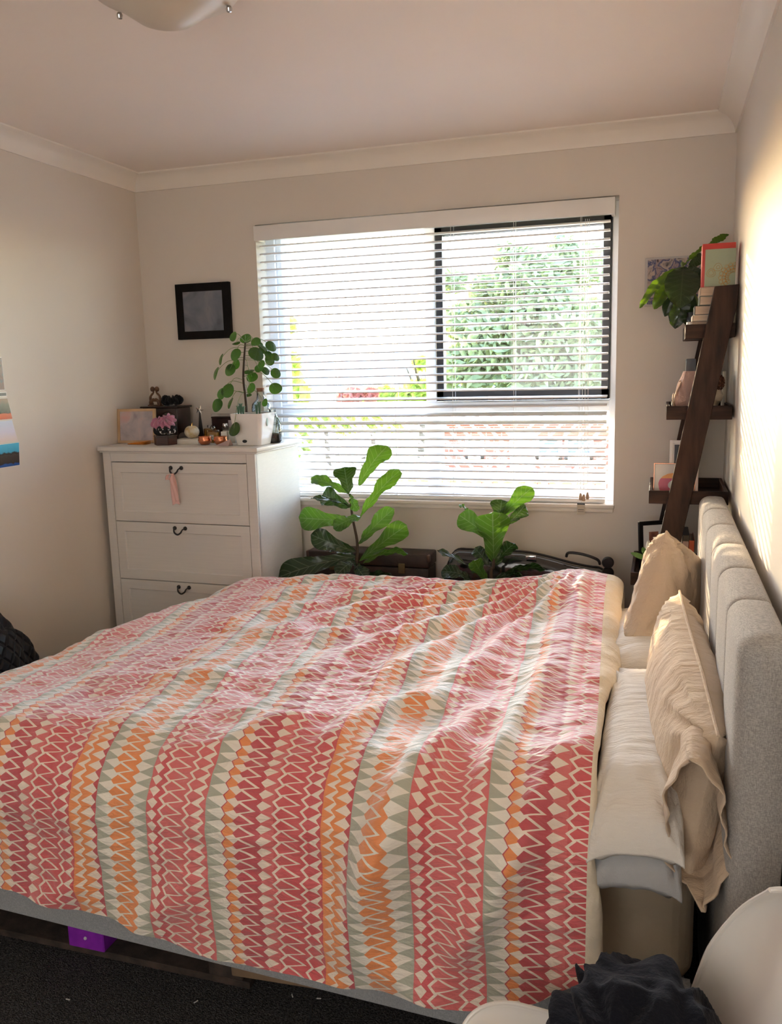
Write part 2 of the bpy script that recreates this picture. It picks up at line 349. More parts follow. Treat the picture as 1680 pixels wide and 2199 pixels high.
def folmat(name, c, t):
    M = NT(name); M.l(M.mix(M.noise(1.2, 2), c, tuple(x*.7 for x in c[:3])+(1,)), M.p.inputs['Base Color']); M.p.inputs['Roughness'].default_value = .6
    tr = M.n('ShaderNodeBsdfTranslucent'); tr.inputs[0].default_value = t; x = M.n('ShaderNodeMixShader'); x.inputs[0].default_value = .5
    M.l(M.p.outputs[0], x.inputs[1]); M.l(tr.outputs[0], x.inputs[2]); M.l(x.outputs[0], M.out.inputs[0]); return M.m
f_gum = folmat('gum_foliage', (.17, .21, .13, 1), (.36, .42, .16, 1)); f_lime = folmat('lime_foliage', (.28, .36, .06, 1), (.62, .70, .10, 1)); f_red = folmat('red_foliage', (.34, .10, .08, 1), (.5, .18, .1, 1))
def tree(name, label, cx, cy, zt, zb, blobs_px, n, size, fm, seed, br=1, tr=1):
    t = empty(name, (cx, cy, -1.2), label, 'tree')
    bm = B(); tube(bm, [(cx, cy, -1.2), (cx+.1, cy, zb*.5), (cx-.1, cy, zb+.5), (cx+.2, cy, zt*.8)], [.28*tr, .22*tr, .17*tr, .06*tr], 8)
    for k in range(4):
        a = 1.6*k; z0 = zb+.3*k; tube(bm, [(cx, cy, z0), (cx+math.cos(a)*.45*br, cy+math.sin(a)*.4, z0+.6*br), (cx+math.cos(a)*.8*br, cy+math.sin(a)*.8, z0+1.5*br)], [.06, .04, .015], 6)
    mk('trunk', bm, m_stem, t)
    foliage('foliage', [(AY(u, v, cy+dy), r*cy/FPX) for u, v, r, dy in blobs_px], n, size, fm, t, seed)
tree('gum_tree', 'large grey green gum tree behind the right window pane', AY(1130, 800, 21).x, 21, 3.6, 1.0,
     [(1140, 600, 80, 0), (1230, 570, 75, 1), (1070, 630, 70, .5), (1180, 690, 100, 0), (1060, 740, 90, 0), (1255, 700, 80, 1), (1000, 690, 55, 0), (1150, 810, 100, 0), (1000, 800, 80, 0), (1270, 800, 80, 0), (1100, 550, 45, 0), (970, 600, 35, 0), (1200, 540, 40, 1)], 9000, .16, f_gum, 3)
tree('garden_tree', 'yellow green tree at the left edge of the window', AY(570, 800, 11).x, 11, 3.0, .6,
     [(600, 700, 40, 0), (590, 790, 60, 0), (560, 640, 50, 0), (620, 850, 50, 0), (540, 740, 60, 0)], 2200, .10, f_lime, 5, .4, .4)
tree('distant_tree', 'pale green tree beside the window mullion, far away', AY(900, 800, 26).x, 26, 1.4, .3,
     [(900, 840, 30, 0), (830, 850, 26, 0), (800, 860, 30, 0), (870, 855, 26, 0), (930, 840, 30, 0), (905, 780, 18, 0)], 1800, .18, f_lime, 6, .5, .4)
# the tree left of the view that dapples the evening sun
st = empty('garden_tree', (-8.6, 12.9, -1.2), 'leafy garden tree out of frame to the left that breaks up the low sun', 'tree')
b = B(); tube(b, [(-8.6, 12.9, -1.2), (-8.5, 12.9, 1.4), (-8.3, 12.7, 4.6)], [.16, .12, .04], 8)
sb = []
for (x, y, z, r) in ((-.10, 1.70, .80, .30), (-.13, 2.02, .80, .20), (.12, 1.60, .98, .26), (-.60, 1.95, .75, .36), (-1.0, 2.3, .7, .35), (.245, 1.30, 1.15, .40), (.16, 1.95, 1.18, .13), (-.18, 2.30, .74, .12), (.2, 2.62, 1.12, .14)):
    q = V((x, y, z))+sdir*(17.5-.4*x); sb.append((q, r))
    tube(b, [(-8.45, 12.85, 2.2), tuple(V((-8.45, 12.85, 2.2)).lerp(q, .6)+V((0, 0, .2))), tuple(q)], [.05, .03, .012], 6)
mk('trunk', b, m_stem, st); foliage('foliage', sb, 5200, .07, f_lime, st, 11)
hd = empty('hedge', (AY(700, 960, 8.5).x, 8.5, -1.2), 'bright yellow green hedge seen through the lower left pane', 'hedge')
foliage('foliage', [(AY(u, v, 8.5), r*8.5/FPX) for u, v, r in ((620, 900, 26), (680, 905, 28), (740, 910, 26), (800, 905, 24), (850, 915, 14), (640, 950, 34), (610, 990, 30))], 2600, .06, f_lime, hd, 8)
hr = empty('red_leaved_shrub', (AY(770, 850, 20).x, 20, -1.2), 'red leaved shrub beyond the lower left pane', 'shrub')
foliage('foliage', [(AY(u, v, 20), r*20/FPX) for u, v, r in ((760, 850, 22), (795, 848, 18), (735, 856, 14))], 700, .12, f_red, hr, 9)
for par_, us, yy_, zt2 in ((hd, (620, 700, 800), 8.5, 900), (hr, (750, 775), 20, 850)):
    for u in us: p = AY(u, zt2+20, yy_); b = B(); tube(b, [(p.x, yy_, -1.2), (p.x+.05, yy_, p.z*.5-.6), tuple(p)], [.06, .05, .02], 6); mk('stem', b, m_stem, par_)
b = B()
def hillf(u, v): x = -70+120*u; y = 90+60*v; return V((x, y, -4+sm(v*2)*(9+3*nz(x*.03, 1.3)+1.5*nz(x*.1, y*.05))))
grid(b, hillf, 50, 10); tag(mk('hills', b, mat('hill_haze', (.30, .36, .34), 1, nsc=.2, var=.25)), kind='structure')
# neighbouring brick house
HY = 13.0
def brickmat(name, c1, c2, mortar, sc):
    M = NT(name); br = M.n('ShaderNodeTexBrick'); tc = M.n('ShaderNodeTexCoord'); mp = M.n('ShaderNodeMapping'); M.l(tc.outputs['Object'], mp.inputs[0]); mp.inputs['Rotation'].default_value = (PI/2, 0, 0)
    M.l(mp.outputs[0], br.inputs[0]); br.inputs['Color1'].default_value = c1; br.inputs['Color2'].default_value = c2; br.inputs['Mortar'].default_value = mortar
    br.inputs['Scale'].default_value = sc; br.inputs['Brick Width'].default_value = .24*1; br.inputs['Row Height'].default_value = .086; br.inputs['Mortar Size'].default_value = .008
    M.l(br.outputs[0], M.p.inputs['Base Color']); M.p.inputs['Roughness'].default_value = .9; return M.m
hs = empty('brick_house', (AY(1130, 1000, HY).x, HY+2, -1.2), 'red brick house with pale brick panel behind the lower right pane', 'house')
hx0, hx1 = AY(955, 950, HY).x, AY(1420, 950, HY).x; hz1 = AY(1100, 893, HY).z
b = B(); box(b, hx0, hx1, HY, HY+4, -1.2, hz1); mk('wall', b, brickmat('red_brick', (.22, .07, .045, 1), (.17, .05, .035, 1), (.25, .22, .2, 1), 1), hs, smooth=False)
px0, px1 = AY(1096, 950, HY).x, AY(1150, 950, HY).x
b = B(); box(b, px0, px1, HY-.03, HY, -1.2, AY(1100, 925, HY).z); mk('pale_brick_panel', b, brickmat('white_brick', (.8, .78, .74, 1), (.72, .7, .66, 1), (.5, .48, .45, 1), 1), hs, smooth=False)
m_dkglass = mat('house_glass', (.10, .12, .15), .1)
for (u0, u1) in ((1152, 1208), (1214, 1275), (1000, 1040)):
    a0, a1 = AY(u0, 940, HY).x, AY(u1, 940, HY).x; z0, z1 = AY(1100, 985, HY).z, AY(1100, 938, HY).z
    b = B()
    for a in ((a0, a0+.05, z0, z1), (a1-.05, a1, z0, z1), (a0, a1, z0, z0+.05), (a0, a1, z1-.05, z1)): box(b, a[0], a[1], HY-.05, HY, a[2], a[3])
    f = mk('window', b, m_upvc, hs, smooth=False)
    b = B(); box(b, a0+.05, a1-.05, HY-.02, HY-.01, z0+.05, z1-.05); mk('pane', b, m_dkglass, f, smooth=False)
m_tile = mat('roof_tile', (.45, .33, .28), .8, nsc=9, var=.3)
vs_, fs = [], []
for r_ in range(2):
    for k in range(int((hx1-hx0+.6)/.26)):
        x = hx0-.3+k*.26; y = HY-.35+r_*.32; z = hz1+.02+r_*.13
        i0 = len(vs_)
        for s_ in range(4):
            a = s_/3*PI; vs_.append((x+.13-.13*math.cos(a), y, z+.05*math.sin(a))); vs_.append((x+.13-.13*math.cos(a), y+.36, z+.13+.05*math.sin(a)))
        for s_ in range(3): fs.append((i0+2*s_, i0+2*s_+2, i0+2*s_+3, i0+2*s_+1))
me = bpy.data.meshes.new('roof_tiles'); me.from_pydata(vs_, [], fs); tag(mk('roof_tiles', me, m_tile, hs, smooth=False), kind='stuff')
b = B(); box(b, hx0-.3, hx1+.3, HY-.42, HY-.34, hz1-.10, hz1+.02); mk('gutter', b, m_white, hs)
# timber paling fence and diamond lattice
FY = 7.5; fn = empty('paling_fence', (AY(1000, 1000, FY).x, FY, -1.2), 'pale timber paling fence with diamond lattice outside the window', 'fence')
fz1 = AY(1000, 1003, FY).z; fz0 = AY(1000, 1030, FY).z; fx0, fx1 = AY(610, 1000, FY).x, AY(1400, 1000, FY).x
m_pal = mat('fence_timber', (.30, .25, .20), .8, nsc=5, var=.25, nscale=(4, 1, .6))
b = B(); box(b, -.045, .045, -.01, .01, -1.2, fz1, .003, 1); first = mk('paling', b, m_pal, fn, angle=30); first.location = V((fx0, FY, -1.2))-WL[fn.name]; k = 1
while fx0+k*.1 < fx1:
    o = first.copy(); COL.objects.link(o); o.location = V((fx0+k*.1, FY+random.uniform(-.004, .004), -1.2+random.uniform(-.015, .01)))-WL[fn.name]; k += 1
b = B(); box(b, fx0, fx1, FY-.05, FY-.01, fz1-.12, fz1-.05); mk('rail', b, m_pal, fn)
lt = empty('lattice_screen', (AY(1000, 1040, 5.6).x, 5.6, -1.2), 'brown diamond lattice screen just outside the bottom of the window', 'lattice')
lz1 = AY(1000, 1034, 5.6).z; lx0, lx1 = AY(860, 1040, 5.6).x, AY(1400, 1040, 5.6).x; m_lat = mat('lattice_timber', (.32, .25, .2), .8)
b = B(); box(b, -.009, .009, -.004, .004, -.75, .75); pa = mk('lattice_strip', b, m_lat, lt, smooth=False); q = 0
x = lx0
while x < lx1:
    for sgn in (1, -1):
        o = pa if q == 0 else pa.copy()
        if q: COL.objects.link(o)
        q += 1; o.rotation_euler = (0, sgn*PI/4, 0); cx_ = x; o.location = V((cx_, 5.6+.008*sgn, lz1-.53))-WL[lt.name]
    x += .095
b = B(); box(b, lx0-.5, lx1+.5, 5.57, 5.63, lz1-1.06-.8, lz1-1.02); mk('base_board', b, m_lat, lt, smooth=False)
b = B(); q0 = AY(600, 960, 10); q1 = AY(720, 960, 10); z0 = AY(700, 1000, 10).z; z1 = AY(700, 950, 10).z
vsx = [(q0.x, 10, z0), (q1.x, 10, z0), (q1.x, 10, z1-.1), ((q0.x+q1.x)/2, 10, z1+.15), (q0.x, 10, z1-.1)]
loft_prism(b, vsx, Matrix.Identity(4), Matrix.Translation((0, 2, 0)))
sh = empty('garden_shed', (q0.x, 11, -1.2), 'small white gabled garden shed beyond the lower left pane', 'shed'); mk('wall', b, m_white, sh, smooth=False)
b = B(); c0 = V(vsx[2])+V((.15, -.1, -.08)); c1 = V(vsx[3])+V((0, -.1, .03)); c2 = V(vsx[4])+V((-.15, -.1, -.08))
for a_, b_ in ((c0, c1), (c1, c2)):
    f_ = [bm_ for bm_ in (a_, b_, b_+V((0, 2.2, 0)), a_+V((0, 2.2, 0)))]
    vv_ = [b.verts.new(p_) for p_ in f_]; b.faces.new(vv_)
solid(mk('roof', b, m_tile, sh, smooth=False), .04)

# ================================================================== BED
def linen(name, c1, c2):
    M = NT(name); a = M.noise(1100, 1, scale=(1, 1, .15)); b_ = M.noise(1100, 1, scale=(.15, .15, 1)); f = M.math('MULTIPLY', a, b_)
    cr = M.n('ShaderNodeValToRGB'); cr.color_ramp.elements[0].position = .16; cr.color_ramp.elements[1].position = .36; M.l(f, cr.inputs[0])
    M.l(M.mix(cr.outputs[0], c1, c2), M.p.inputs['Base Color']); M.p.inputs['Roughness'].default_value = .95; M.p.inputs['Sheen Weight'].default_value = .2; M.p.inputs['Specular IOR Level'].default_value = .15
    M.bump(f, .4, .003); return M.m
m_linen = linen('grey_linen', (.30, .285, .27), (.50, .48, .45))
m_rail = linen('rail_linen', (.33, .345, .36), (.48, .49, .50))
m_sheet = cloth('fitted_sheet', (.52, .43, .31), .06, .6, 5)
bed = empty('bed', (-.9, 2.4, .16), 'grey upholstered double bed with channelled headboard standing on pallets', 'bed')
b = B(); poly = [(-2.04, 1.64, .208), (-2.04, 1.64, .37), (.10, 1.61, .36), (.10, 1.61, .145)]
loft_prism(b, poly, Matrix.Identity(4), Matrix.Translation((0, .05, 0))); bmesh.ops.recalc_face_normals(b, faces=b.faces)
bmesh.ops.bevel(b, geom=b.edges[:], offset=.012, segments=3, affect='EDGES'); mk('side_rail', b, m_rail, bed)
b = B(); box(b, -2.04, .10, 3.08, 3.125, .17, .37, .012, 3); mk('side_rail', b, m_rail, bed)
b = B(); box(b, -2.07, -2.02, 1.64, 3.125, .17, .37, .012, 3); mk('foot_rail', b, m_rail, bed)
b = B(); box(b, -2.02, .08, 1.69, 3.09, .20, .30); mk('base', b, m_rail, bed)
b = B(); box(b, -1.99, .095, 1.665, 3.12, .30, .62, .06, 6)
bmesh.ops.subdivide_edges(b, edges=b.edges[:], cuts=9, use_grid_fill=True)
for v in b.verts:
    if v.co.y < 1.9: v.co.y += .016*nz(v.co.x*3, v.co.z*12)+.010*nz(v.co.x*10, v.co.z*7+v.co.x*8)
mk('mattress', b, m_sheet, bed, angle=60)
hbY0, hbY1, hbX0, hbX1, hbZ0, hbZ1 = 1.490, 3.145, .137, .222, .06, 1.135
npan = 6; pw = (hbY1-hbY0)/npan
b = B(); box(b, .195, hbX1, hbY0+.01, hbY1-.01, hbZ0, hbZ1-.012, .008); mk('headboard_back', b, m_linen, bed)
for k in range(npan):
    bm = B(); y0, y1 = hbY0+k*pw, hbY0+(k+1)*pw
    nU, nV = 10, 40
    # section path: front bottom -> up -> rounded top -> back
    path = [(hbX0, hbZ0)]+[(hbX0, hbZ0+(hbZ1-.035-hbZ0)*i/22) for i in range(1, 23)]
    path += [(hbX0+.035-.035*math.cos(a), hbZ1-.035+.035*math.sin(a)) for a in [PI/2*i/6 for i in range(1, 7)]]
    path += [(hbX1-.03, hbZ1)]+[(hbX1-.02+.02*math.sin(a), hbZ1-.02+.02*math.cos(a)) for a in [PI/2*i/4 for i in range(1, 5)]]+[(hbX1, hbZ0)]
    cx_, cz_ = .18, .6
    def pf(i, t, path=path, y0=y0, y1=y1, k=k):
        x, z = path[i]; e = min(t, 1-t)*pw; first = (k == 0 and t < .5); R = .040 if first else .020; D = .030 if first else .007
        q = min(1, e/R); ins = D*(1-math.sqrt(max(0, 1-(1-q)**2)))
        if first: q = min(1, e/R)
        # inset towards section centre
        nx = (1 if x < .17 else 0); nzz = -1 if z > hbZ1-.04 else 0
        l = math.hypot(nx, nzz) or 1
        pil = .004*math.sin(PI*t)
        if x > .205: return V((x, y0+(y1-y0)*t, z-(ins if nzz else 0)))
        return V((x+nx/l*(ins-pil), y0+(y1-y0)*t, z+nzz/l*(ins-pil)))
    ts = sorted(set([0, .02, .045, .08, .12, .17, .3, .5, .7, .83, .88, .92, .955, .98, 1]))
    g = [[bm.verts.new(pf(i, t)) for t in ts] for i in range(len(path))]
    for i in range(len(path)-1):
        for j in range(len(ts)-1): bm.faces.new((g[i][j], g[i][j+1], g[i+1][j+1], g[i+1][j]))
    bm.faces.new([g[i][0] for i in range(len(path))]); bm.faces.new([g[i][-1] for i in range(len(path))][::-1])
    bmesh.ops.recalc_face_normals(bm, faces=bm.faces); mk('padded_panel', bm, m_linen, bed, angle=70)

# ------------------------------------------------------------------ pallets
m_pallet = mat('old_pallet_timber', (.09, .062, .05), .9, c2=(.04, .03, .025), nsc=18, bump=.5, bsc=60)
m_pallet2 = mat('light_pallet_timber', (.30, .20, .12), .85, c2=(.2, .13, .08), nsc=12, bump=.3)
m_purple = mat('purple_paint', (.36, .03, .58), .6, c2=(.28, .02, .5), nsc=40)
def pallet(x0, x1, y0, y1, lab, first_col):
    t = empty('pallet', ((x0+x1)/2, (y0+y1)/2, 0), lab, 'pallet', 'pallets under the bed')
    for k in range(3):
        yy = y0+.1*0+(y1-y0-.1)*k/2; b = B(); box(b, x0, x1, yy, yy+.1, 0, .02, .002, 1); mk('bottom_board', b, m_pallet, t, angle=30)
        for i in range(3):
            xx = x0+(x1-x0-.12)*i/2
            b = B(); box(b, xx, xx+.10, yy, yy+.1, .02, .115, .003, 1); o = mk('block', b, m_pallet, t, angle=30)
    n = 7
    for k in range(n): xx = x0+(x1-x0-.1)*k/(n-1); b = B(); box(b, xx, xx+.1, y0, y1, .115, .135, .002, 1); mk('top_board', b, m_pallet, t, angle=30)
    return t
pl = pallet(-1.98, -.99, 1.775, 2.95, 'dark weathered timber pallet with a purple painted block under the foot half of the bed', 1)
b = B(); xa = AY(147, 2010, 1.772).x; xb = AY(222, 2010, 1.772).x; box(b, xa, xb, 1.770, 1.86, .02, .150, .003, 1)
o = mk('block', b, m_purple, pl, angle=30); o['label'] = 'purple painted pallet block'
b = B(); lathe(b, [(0, .004), (.004, .003), (.005, 0)], (0, 0, 0), 10, Matrix.Translation(((xa+xb)/2, 1.770, .055)) @ Matrix.Rotation(PI/2, 4, 'X')); mk('nail_head', b, m_white, o)
for k in range(3): b = B(); box(b, -1.98, -.99, 1.775+k*.5, 1.875+k*.5, .135, .160, .002, 1); mk('top_board', b, m_pallet, pl)
pl2 = empty('pallet', (-.45, 2.4, 0), 'light brown timber pallet under the head half of the bed', 'pallet', 'pallets under the bed')
b = B(); p0 = AY(470, 2066, 1.76); box(b, -1.02, -.62, 1.735, 1.765, .085, .150, .003, 1, M=rotM((-.62, 1.75, .1), 'Y', math.radians(-3))); o_ = mk('bearer', b, m_pallet2, pl2, angle=30)
for k in range(3):
    b = B(); box(b, -.97, .05, 1.83+k*.5, 1.93+k*.5, 0, .02, .002, 1); mk('bottom_board', b, m_pallet, pl2, angle=30)
    for i in range(3): xx = -.96+.44*i; b = B(); box(b, xx, xx+.1, 1.83+k*.5, 1.93+k*.5, .02, .12, .003, 1); mk('block', b, m_pallet, pl2, angle=30)
for k in range(6): xx = -.97+k*.18; b = B(); box(b, xx, xx+.1, 1.77, 2.95, .12, .142, .002, 1); mk('top_board', b, m_pallet, pl2, angle=30)
b = B(); pc = [(-.74, 1.62, .15), (-.745, 1.60, .09), (-.76, 1.60, .03), (-.73, 1.58, .012), (-.66, 1.57, .012), (-.60, 1.6, .03), (-.60, 1.65, .09)]
def smooth_pts(P, n=6):
    P = [V(p) for p in P]; out = []
    for i in range(len(P)-1):
        p0, p1, p2, p3 = P[max(i-1, 0)], P[i], P[i+1], P[min(i+2, len(P)-1)]
        for k in range(n):
            t = k/n; out.append(.5*((2*p1)+(-p0+p2)*t+(2*p0-5*p1+4*p2-p3)*t*t+(-p0+3*p1-3*p2+p3)*t**3))
    return out+[P[-1]]
tube(b, smooth_pts(pc), .003, 6); mk('strap_loop', b, m_black, bed)

# ------------------------------------------------------------------ duvet
def duvet_mat():
    M = NT('patterned_duvet_cotton'); tc = M.n('ShaderNodeTexCoord'); sp = M.n('ShaderNodeSeparateXYZ'); M.l(tc.outputs['UV'], sp.inputs[0])
    P = .0253; K = 1120/.62
    U = M.math('FLOORED_MODULO', M.math('MULTIPLY', sp.outputs[0], K), 1120.)
    ph = M.math('FRACT', M.math('DIVIDE', sp.outputs[1], P))
    sk = .36; tri = M.math('SUBTRACT', M.math('MULTIPLY', M.math('MINIMUM', M.math('DIVIDE', ph, sk), M.math('DIVIDE', M.math('SUBTRACT', 1., ph), 1-sk)), 2.), 1.)      # skewed triangle wave, -1..1
    saw = M.math('SUBTRACT', M.math('MULTIPLY', ph, 2.), 1.)
    ph2 = M.math('FRACT', M.math('ADD', ph, .14)); hexw = M.math('SUBTRACT', M.math('MULTIPLY', M.math('ABSOLUTE', M.math('SUBTRACT', ph2, .5)), -4.), -1.)
    cream, white, red, crim, org, grey, lred = srgb(244, 226, 208), srgb(240, 232, 218), srgb(212, 70, 76), srgb(198, 58, 70), srgb(240, 140, 66), srgb(176, 178, 158), srgb(220, 98, 98)
    seq = []
    def bd(s0, amp, wave, col): seq.append((s0, amp, wave, col))
    bd(34, 33, 't', white); bd(74, 10, '-h', crim); bd(79, 9, '-h', org); bd(106, 24, 't', cream); bd(128, 13, '-h', crim)
    bd(158, 32, 't', cream); bd(178, 32, 't', crim); bd(224, 13, 'h', cream); bd(250, 26, '-t', lred); bd(283, 0, 't', red)
    bd(288, 13, '-h', cream); bd(302, 13, '-h', red); bd(340, 36, 't', cream); bd(359, 36, 't', red); bd(404, 13, 'h', cream); bd(417, 13, 'h', red); bd(452, 24, '-t', cream)
    bd(472, 10, '-h', red); bd(484, 0, 't', org); bd(512, 22, '-t', cream); bd(532, 11, '-h', org); bd(564, 25, '-t', cream); bd(594, 12, 'h', crim)
    bd(608, 0, 't', grey); bd(641, 32, 't', white); bd(676, 13, '-h', org); bd(708, 32, 't', white); bd(727, 32, 't', org); bd(772, 13, 'h', white); bd(812, 32, '-t', grey)
    bd(845, 0, 't', lred); bd(862, 14, 't', cream); bd(884, 12, '-t', red); bd(910, 13, '-h', cream); bd(924, 13, '-h', lred); bd(962, 36, 't', cream); bd(981, 36, 't', lred); bd(1026, 13, 'h', cream); bd(1039, 13, 'h', lred); bd(1076, 24, '-t', cream); bd(1100, 12, '-h', lred); bd(1118, 0, 't', grey)
    W = {'t': tri, '-t': M.math('MULTIPLY', tri, -1.), 'h': hexw, '-h': M.math('MULTIPLY', hexw, -1.)}
    col = None; prev = grey
    for s0, amp, wv, c in seq:
        thr = M.math('MULTIPLY_ADD', W[wv], float(amp), float(s0)); f = M.math('GREATER_THAN', U, thr)
        col = M.mix(f, col if col is not None else prev, c)
    f = M.noise(30, 3, vec=None); col = M.mix(M.math('MULTIPLY', f, .12), col, (.9, .85, .8, 1))
    M.l(col, M.p.inputs['Base Color']); M.p.inputs['Roughness'].default_value = .55; M.p.inputs['Sheen Weight'].default_value = .9; M.p.inputs['Specular IOR Level'].default_value = .5
    mp = M.n('ShaderNodeMapping'); mp.inputs['Scale'].default_value = (28, 75, 1); M.l(tc.outputs['UV'], mp.inputs[0])
    n1 = M.n('ShaderNodeTexNoise'); n1.inputs['Scale'].default_value = 1; n1.inputs['Detail'].default_value = 3; n1.inputs['Distortion'].default_value = .8; M.l(mp.outputs[0], n1.inputs[0])
    mp2 = M.n('ShaderNodeMapping'); mp2.inputs['Scale'].default_value = (9, 16, 1); M.l(tc.outputs['UV'], mp2.inputs[0])
    n2 = M.n('ShaderNodeTexNoise'); n2.inputs['Scale'].default_value = 1; n2.inputs['Detail'].default_value = 3; M.l(mp2.outputs[0], n2.inputs[0])
    h = M.math('ADD', n1.outputs[0], M.math('MULTIPLY', n2.outputs[0], 1.2)); M.bump(h, .65, .008)
    return M.m
m_duvet = duvet_mat(); m_under = cloth('duvet_underside', (.86, .76, .60), .04, .5, 16)
XE = -.112; TOP = .775
def redge(d, r, lean=.05):
    if d <= 0: return d, 0.
    L = PI*r/2
    if d < L: return r*math.sin(d/r), r*(1-math.cos(d/r))
    return r+(d-L)*lean, r+(d-L)*math.sqrt(1-lean*lean)
RIDG = [  # (x0,y0,x1,y1,height,width) in top-plane metres (y continues as arclength on the near side)
 (-.36, 1.95, -.62, 1.20, .026, .05), (-.28, 2.15, -.34, 1.45, .016, .035), (-.70, 1.66, -.62, 1.85, .02, .045), (-.75, 1.70, -1.0, 1.78, .016, .05),
 (-.45, 2.0, -.95, 1.62, .016, .05), (-1.0, 2.0, -1.5, 1.9, .014, .07), (-.85, 2.35, -1.5, 2.45, .014, .08), (-.75, 2.75, -1.35, 2.85, .016, .07), (-.95, 3.0, -1.25, 2.9, .02, .05),
 (-1.25, 1.25, -1.55, 1.05, .03, .05), (-.45, 1.60, -.60, 1.10, .03, .06), (-.15, 1.75, -.35, 1.25, .022, .05), (-.95, 1.30, -1.15, 1.12, .028, .05), (-.55, 1.20, -.30, 1.08, .028, .045), (-.95, 1.05, -.6, 1.12, .02, .045), (-.15, 1.15, -.5, 1.02, .022, .05), (-.22, 1.5, -.42, 1.1, .018, .05)]
def seg_d(px, py, x0, y0, x1, y1):
    dx, dy = x1-x0, y1-y0; t = ((px-x0)*dx+(py-y0)*dy)/(dx*dx+dy*dy); tc_ = min(1, max(0, t)); return math.hypot(px-x0-dx*tc_, py-y0-dy*tc_), t
CX, CY = -.27, 3.16
FAN = [(.02, .020, .07), (.20, .026, .045), (.36, .024, .045), (.52, .030, .05), (.70, .022, .04), (.86, .026, .05), (1.05, .022, .05), (1.22, .020, .05), (1.42, .016, .06)]
def dH(x, y):
    h = .020*nz(x*2.0, y*2.4, 3.1)+.010*nz(x*5, y*5.5, 7.7)
    dx, dy = CX-x, CY-y; r = math.hypot(dx, dy); ph = math.atan2(dx, max(dy, -.3)); ph += .10*nz(r*1.8, ph*2, 5.)
    env = sm(r/.30)*(1-sm((r-.75)/.85))
    if env > 0:
        for p0, A, wd in FAN:
            wd2 = wd*(.7+.5/(.4+r)); q = (ph-p0)/wd2
            if abs(q) < 4: h += A*env*math.exp(-q*q)
        h -= .020*env*(1 if 0 < ph < 1.5 else 0)*0
    for x0, y0, x1, y1, A, wd in RIDG:
        d, t = seg_d(x, y, x0, y0, x1, y1)
        if d < wd*3: h += A*math.exp(-(d/wd)**2*1.4)*(sm((t+.25)/.5))*(1-sm((t-.75)/.5))
    h += .035*math.exp(-(((x+.30)/.20)**2+((y-3.06)/.22)**2))+.02*math.exp(-(((x+1.62)/.25)**2+((y-2.95)/.2)**2))
    h += .006*nz(x*11, y*16, 1.2)+.0035*nz(x*24, y*40, 9.)
    return h*1.35
def duvet_base(s, Y):
    """s: distance from head edge towards the foot; Y: arclength coordinate, plan y on top"""
    x = XE-.055*sm((Y-1.5)/1.6)-s-.045*(Y-1.5)*min(1, s/.5)
    near = 1.69-.03*nz(x*2, .5); far = 3.10-.085*sm((-1.35-x)/.2)
    y, z = Y, TOP
    if Y < near: o_, d_ = redge(near-Y, .175, .04+.03*nz(x*3, 2.2)); y = near-o_; z -= d_
    if Y > far: o_, d_ = redge(Y-far, .09, .02); y = far+o_; z -= d_
    # foot edge
    fx = -1.80+.26*sm((Y-1.9)/1.15) if Y > 1.9 else -1.80
    if x < fx: o_, d_ = redge(fx-x, .20, .06); x = fx-o_; z -= d_
    # the last hand's breadth falls towards the pillows
    z += .035*(1-sm(s/.30))*sm((Y-1.55)/.15)
    # belly sag to the left
    z -= .03*sm((-.9-x)/1.2)*sm((Y-1.6)/.5)
    return V((x, y, max(z, .02)))
NS, NY = 330, 400
S1 = 2.12; Y0h = 1.06; Y1h = 3.42
def hemshift(s): return .008*math.sin(s*5)+.012*nz(s*2, 4.4)-.05*sm((s-.05)/.2)*(1-sm((s-.8)/.3))+.055*(1-sm(s/.12))+.02*sm((s-1.0)/.4)
grid_pos = np.empty((NS+1, NY+1, 3)); hh = np.empty((NS+1, NY+1)); uvs = np.empty((NS+1, NY+1, 2))
for i in range(NS+1):
    s_ = S1*i/NS; y0_ = 1.175+hemshift(s_)
    for j in range(NY+1):
        Y = y0_+(Y1h-y0_)*j/NY; p = duvet_base(s_, Y); grid_pos[i, j] = p; hh[i, j] = dH(XE-s_-.06*(Y-1.5), Y)*(1-.5*sm((1.45-Y)/.3)) ; uvs[i, j] = (-s_-(-.196), Y)
du = np.gradient(grid_pos, axis=0); dv = np.gradient(grid_pos, axis=1); nn = np.cross(dv, du); nn /= np.linalg.norm(nn, axis=2, keepdims=True)+1e-9
if nn[NS//4, NY//2, 2] < 0: nn = -nn
grid_pos += nn*hh[..., None]
idx = np.arange((NS+1)*(NY+1)).reshape(NS+1, NY+1)
q = np.stack([idx[:-1, :-1], idx[:-1, 1:], idx[1:, 1:], idx[1:, :-1]], -1).reshape(-1, 4)
me = bpy.data.meshes.new('duvet'); me.from_pydata(grid_pos.reshape(-1, 3).tolist(), [], q.tolist())
uvl = me.uv_layers.new(name='UVMap'); uvl.data.foreach_set('uv', uvs.reshape(-1, 2)[q.ravel()].astype(np.float32).ravel())
duv = mk('duvet', me, m_duvet, None, angle=None)
tag(duv, 'rumpled duvet with red, orange and grey zigzag striped cover spread over the bed', 'duvet')
edge = [V(grid_pos[0, j]) for j in range(NY+1)]
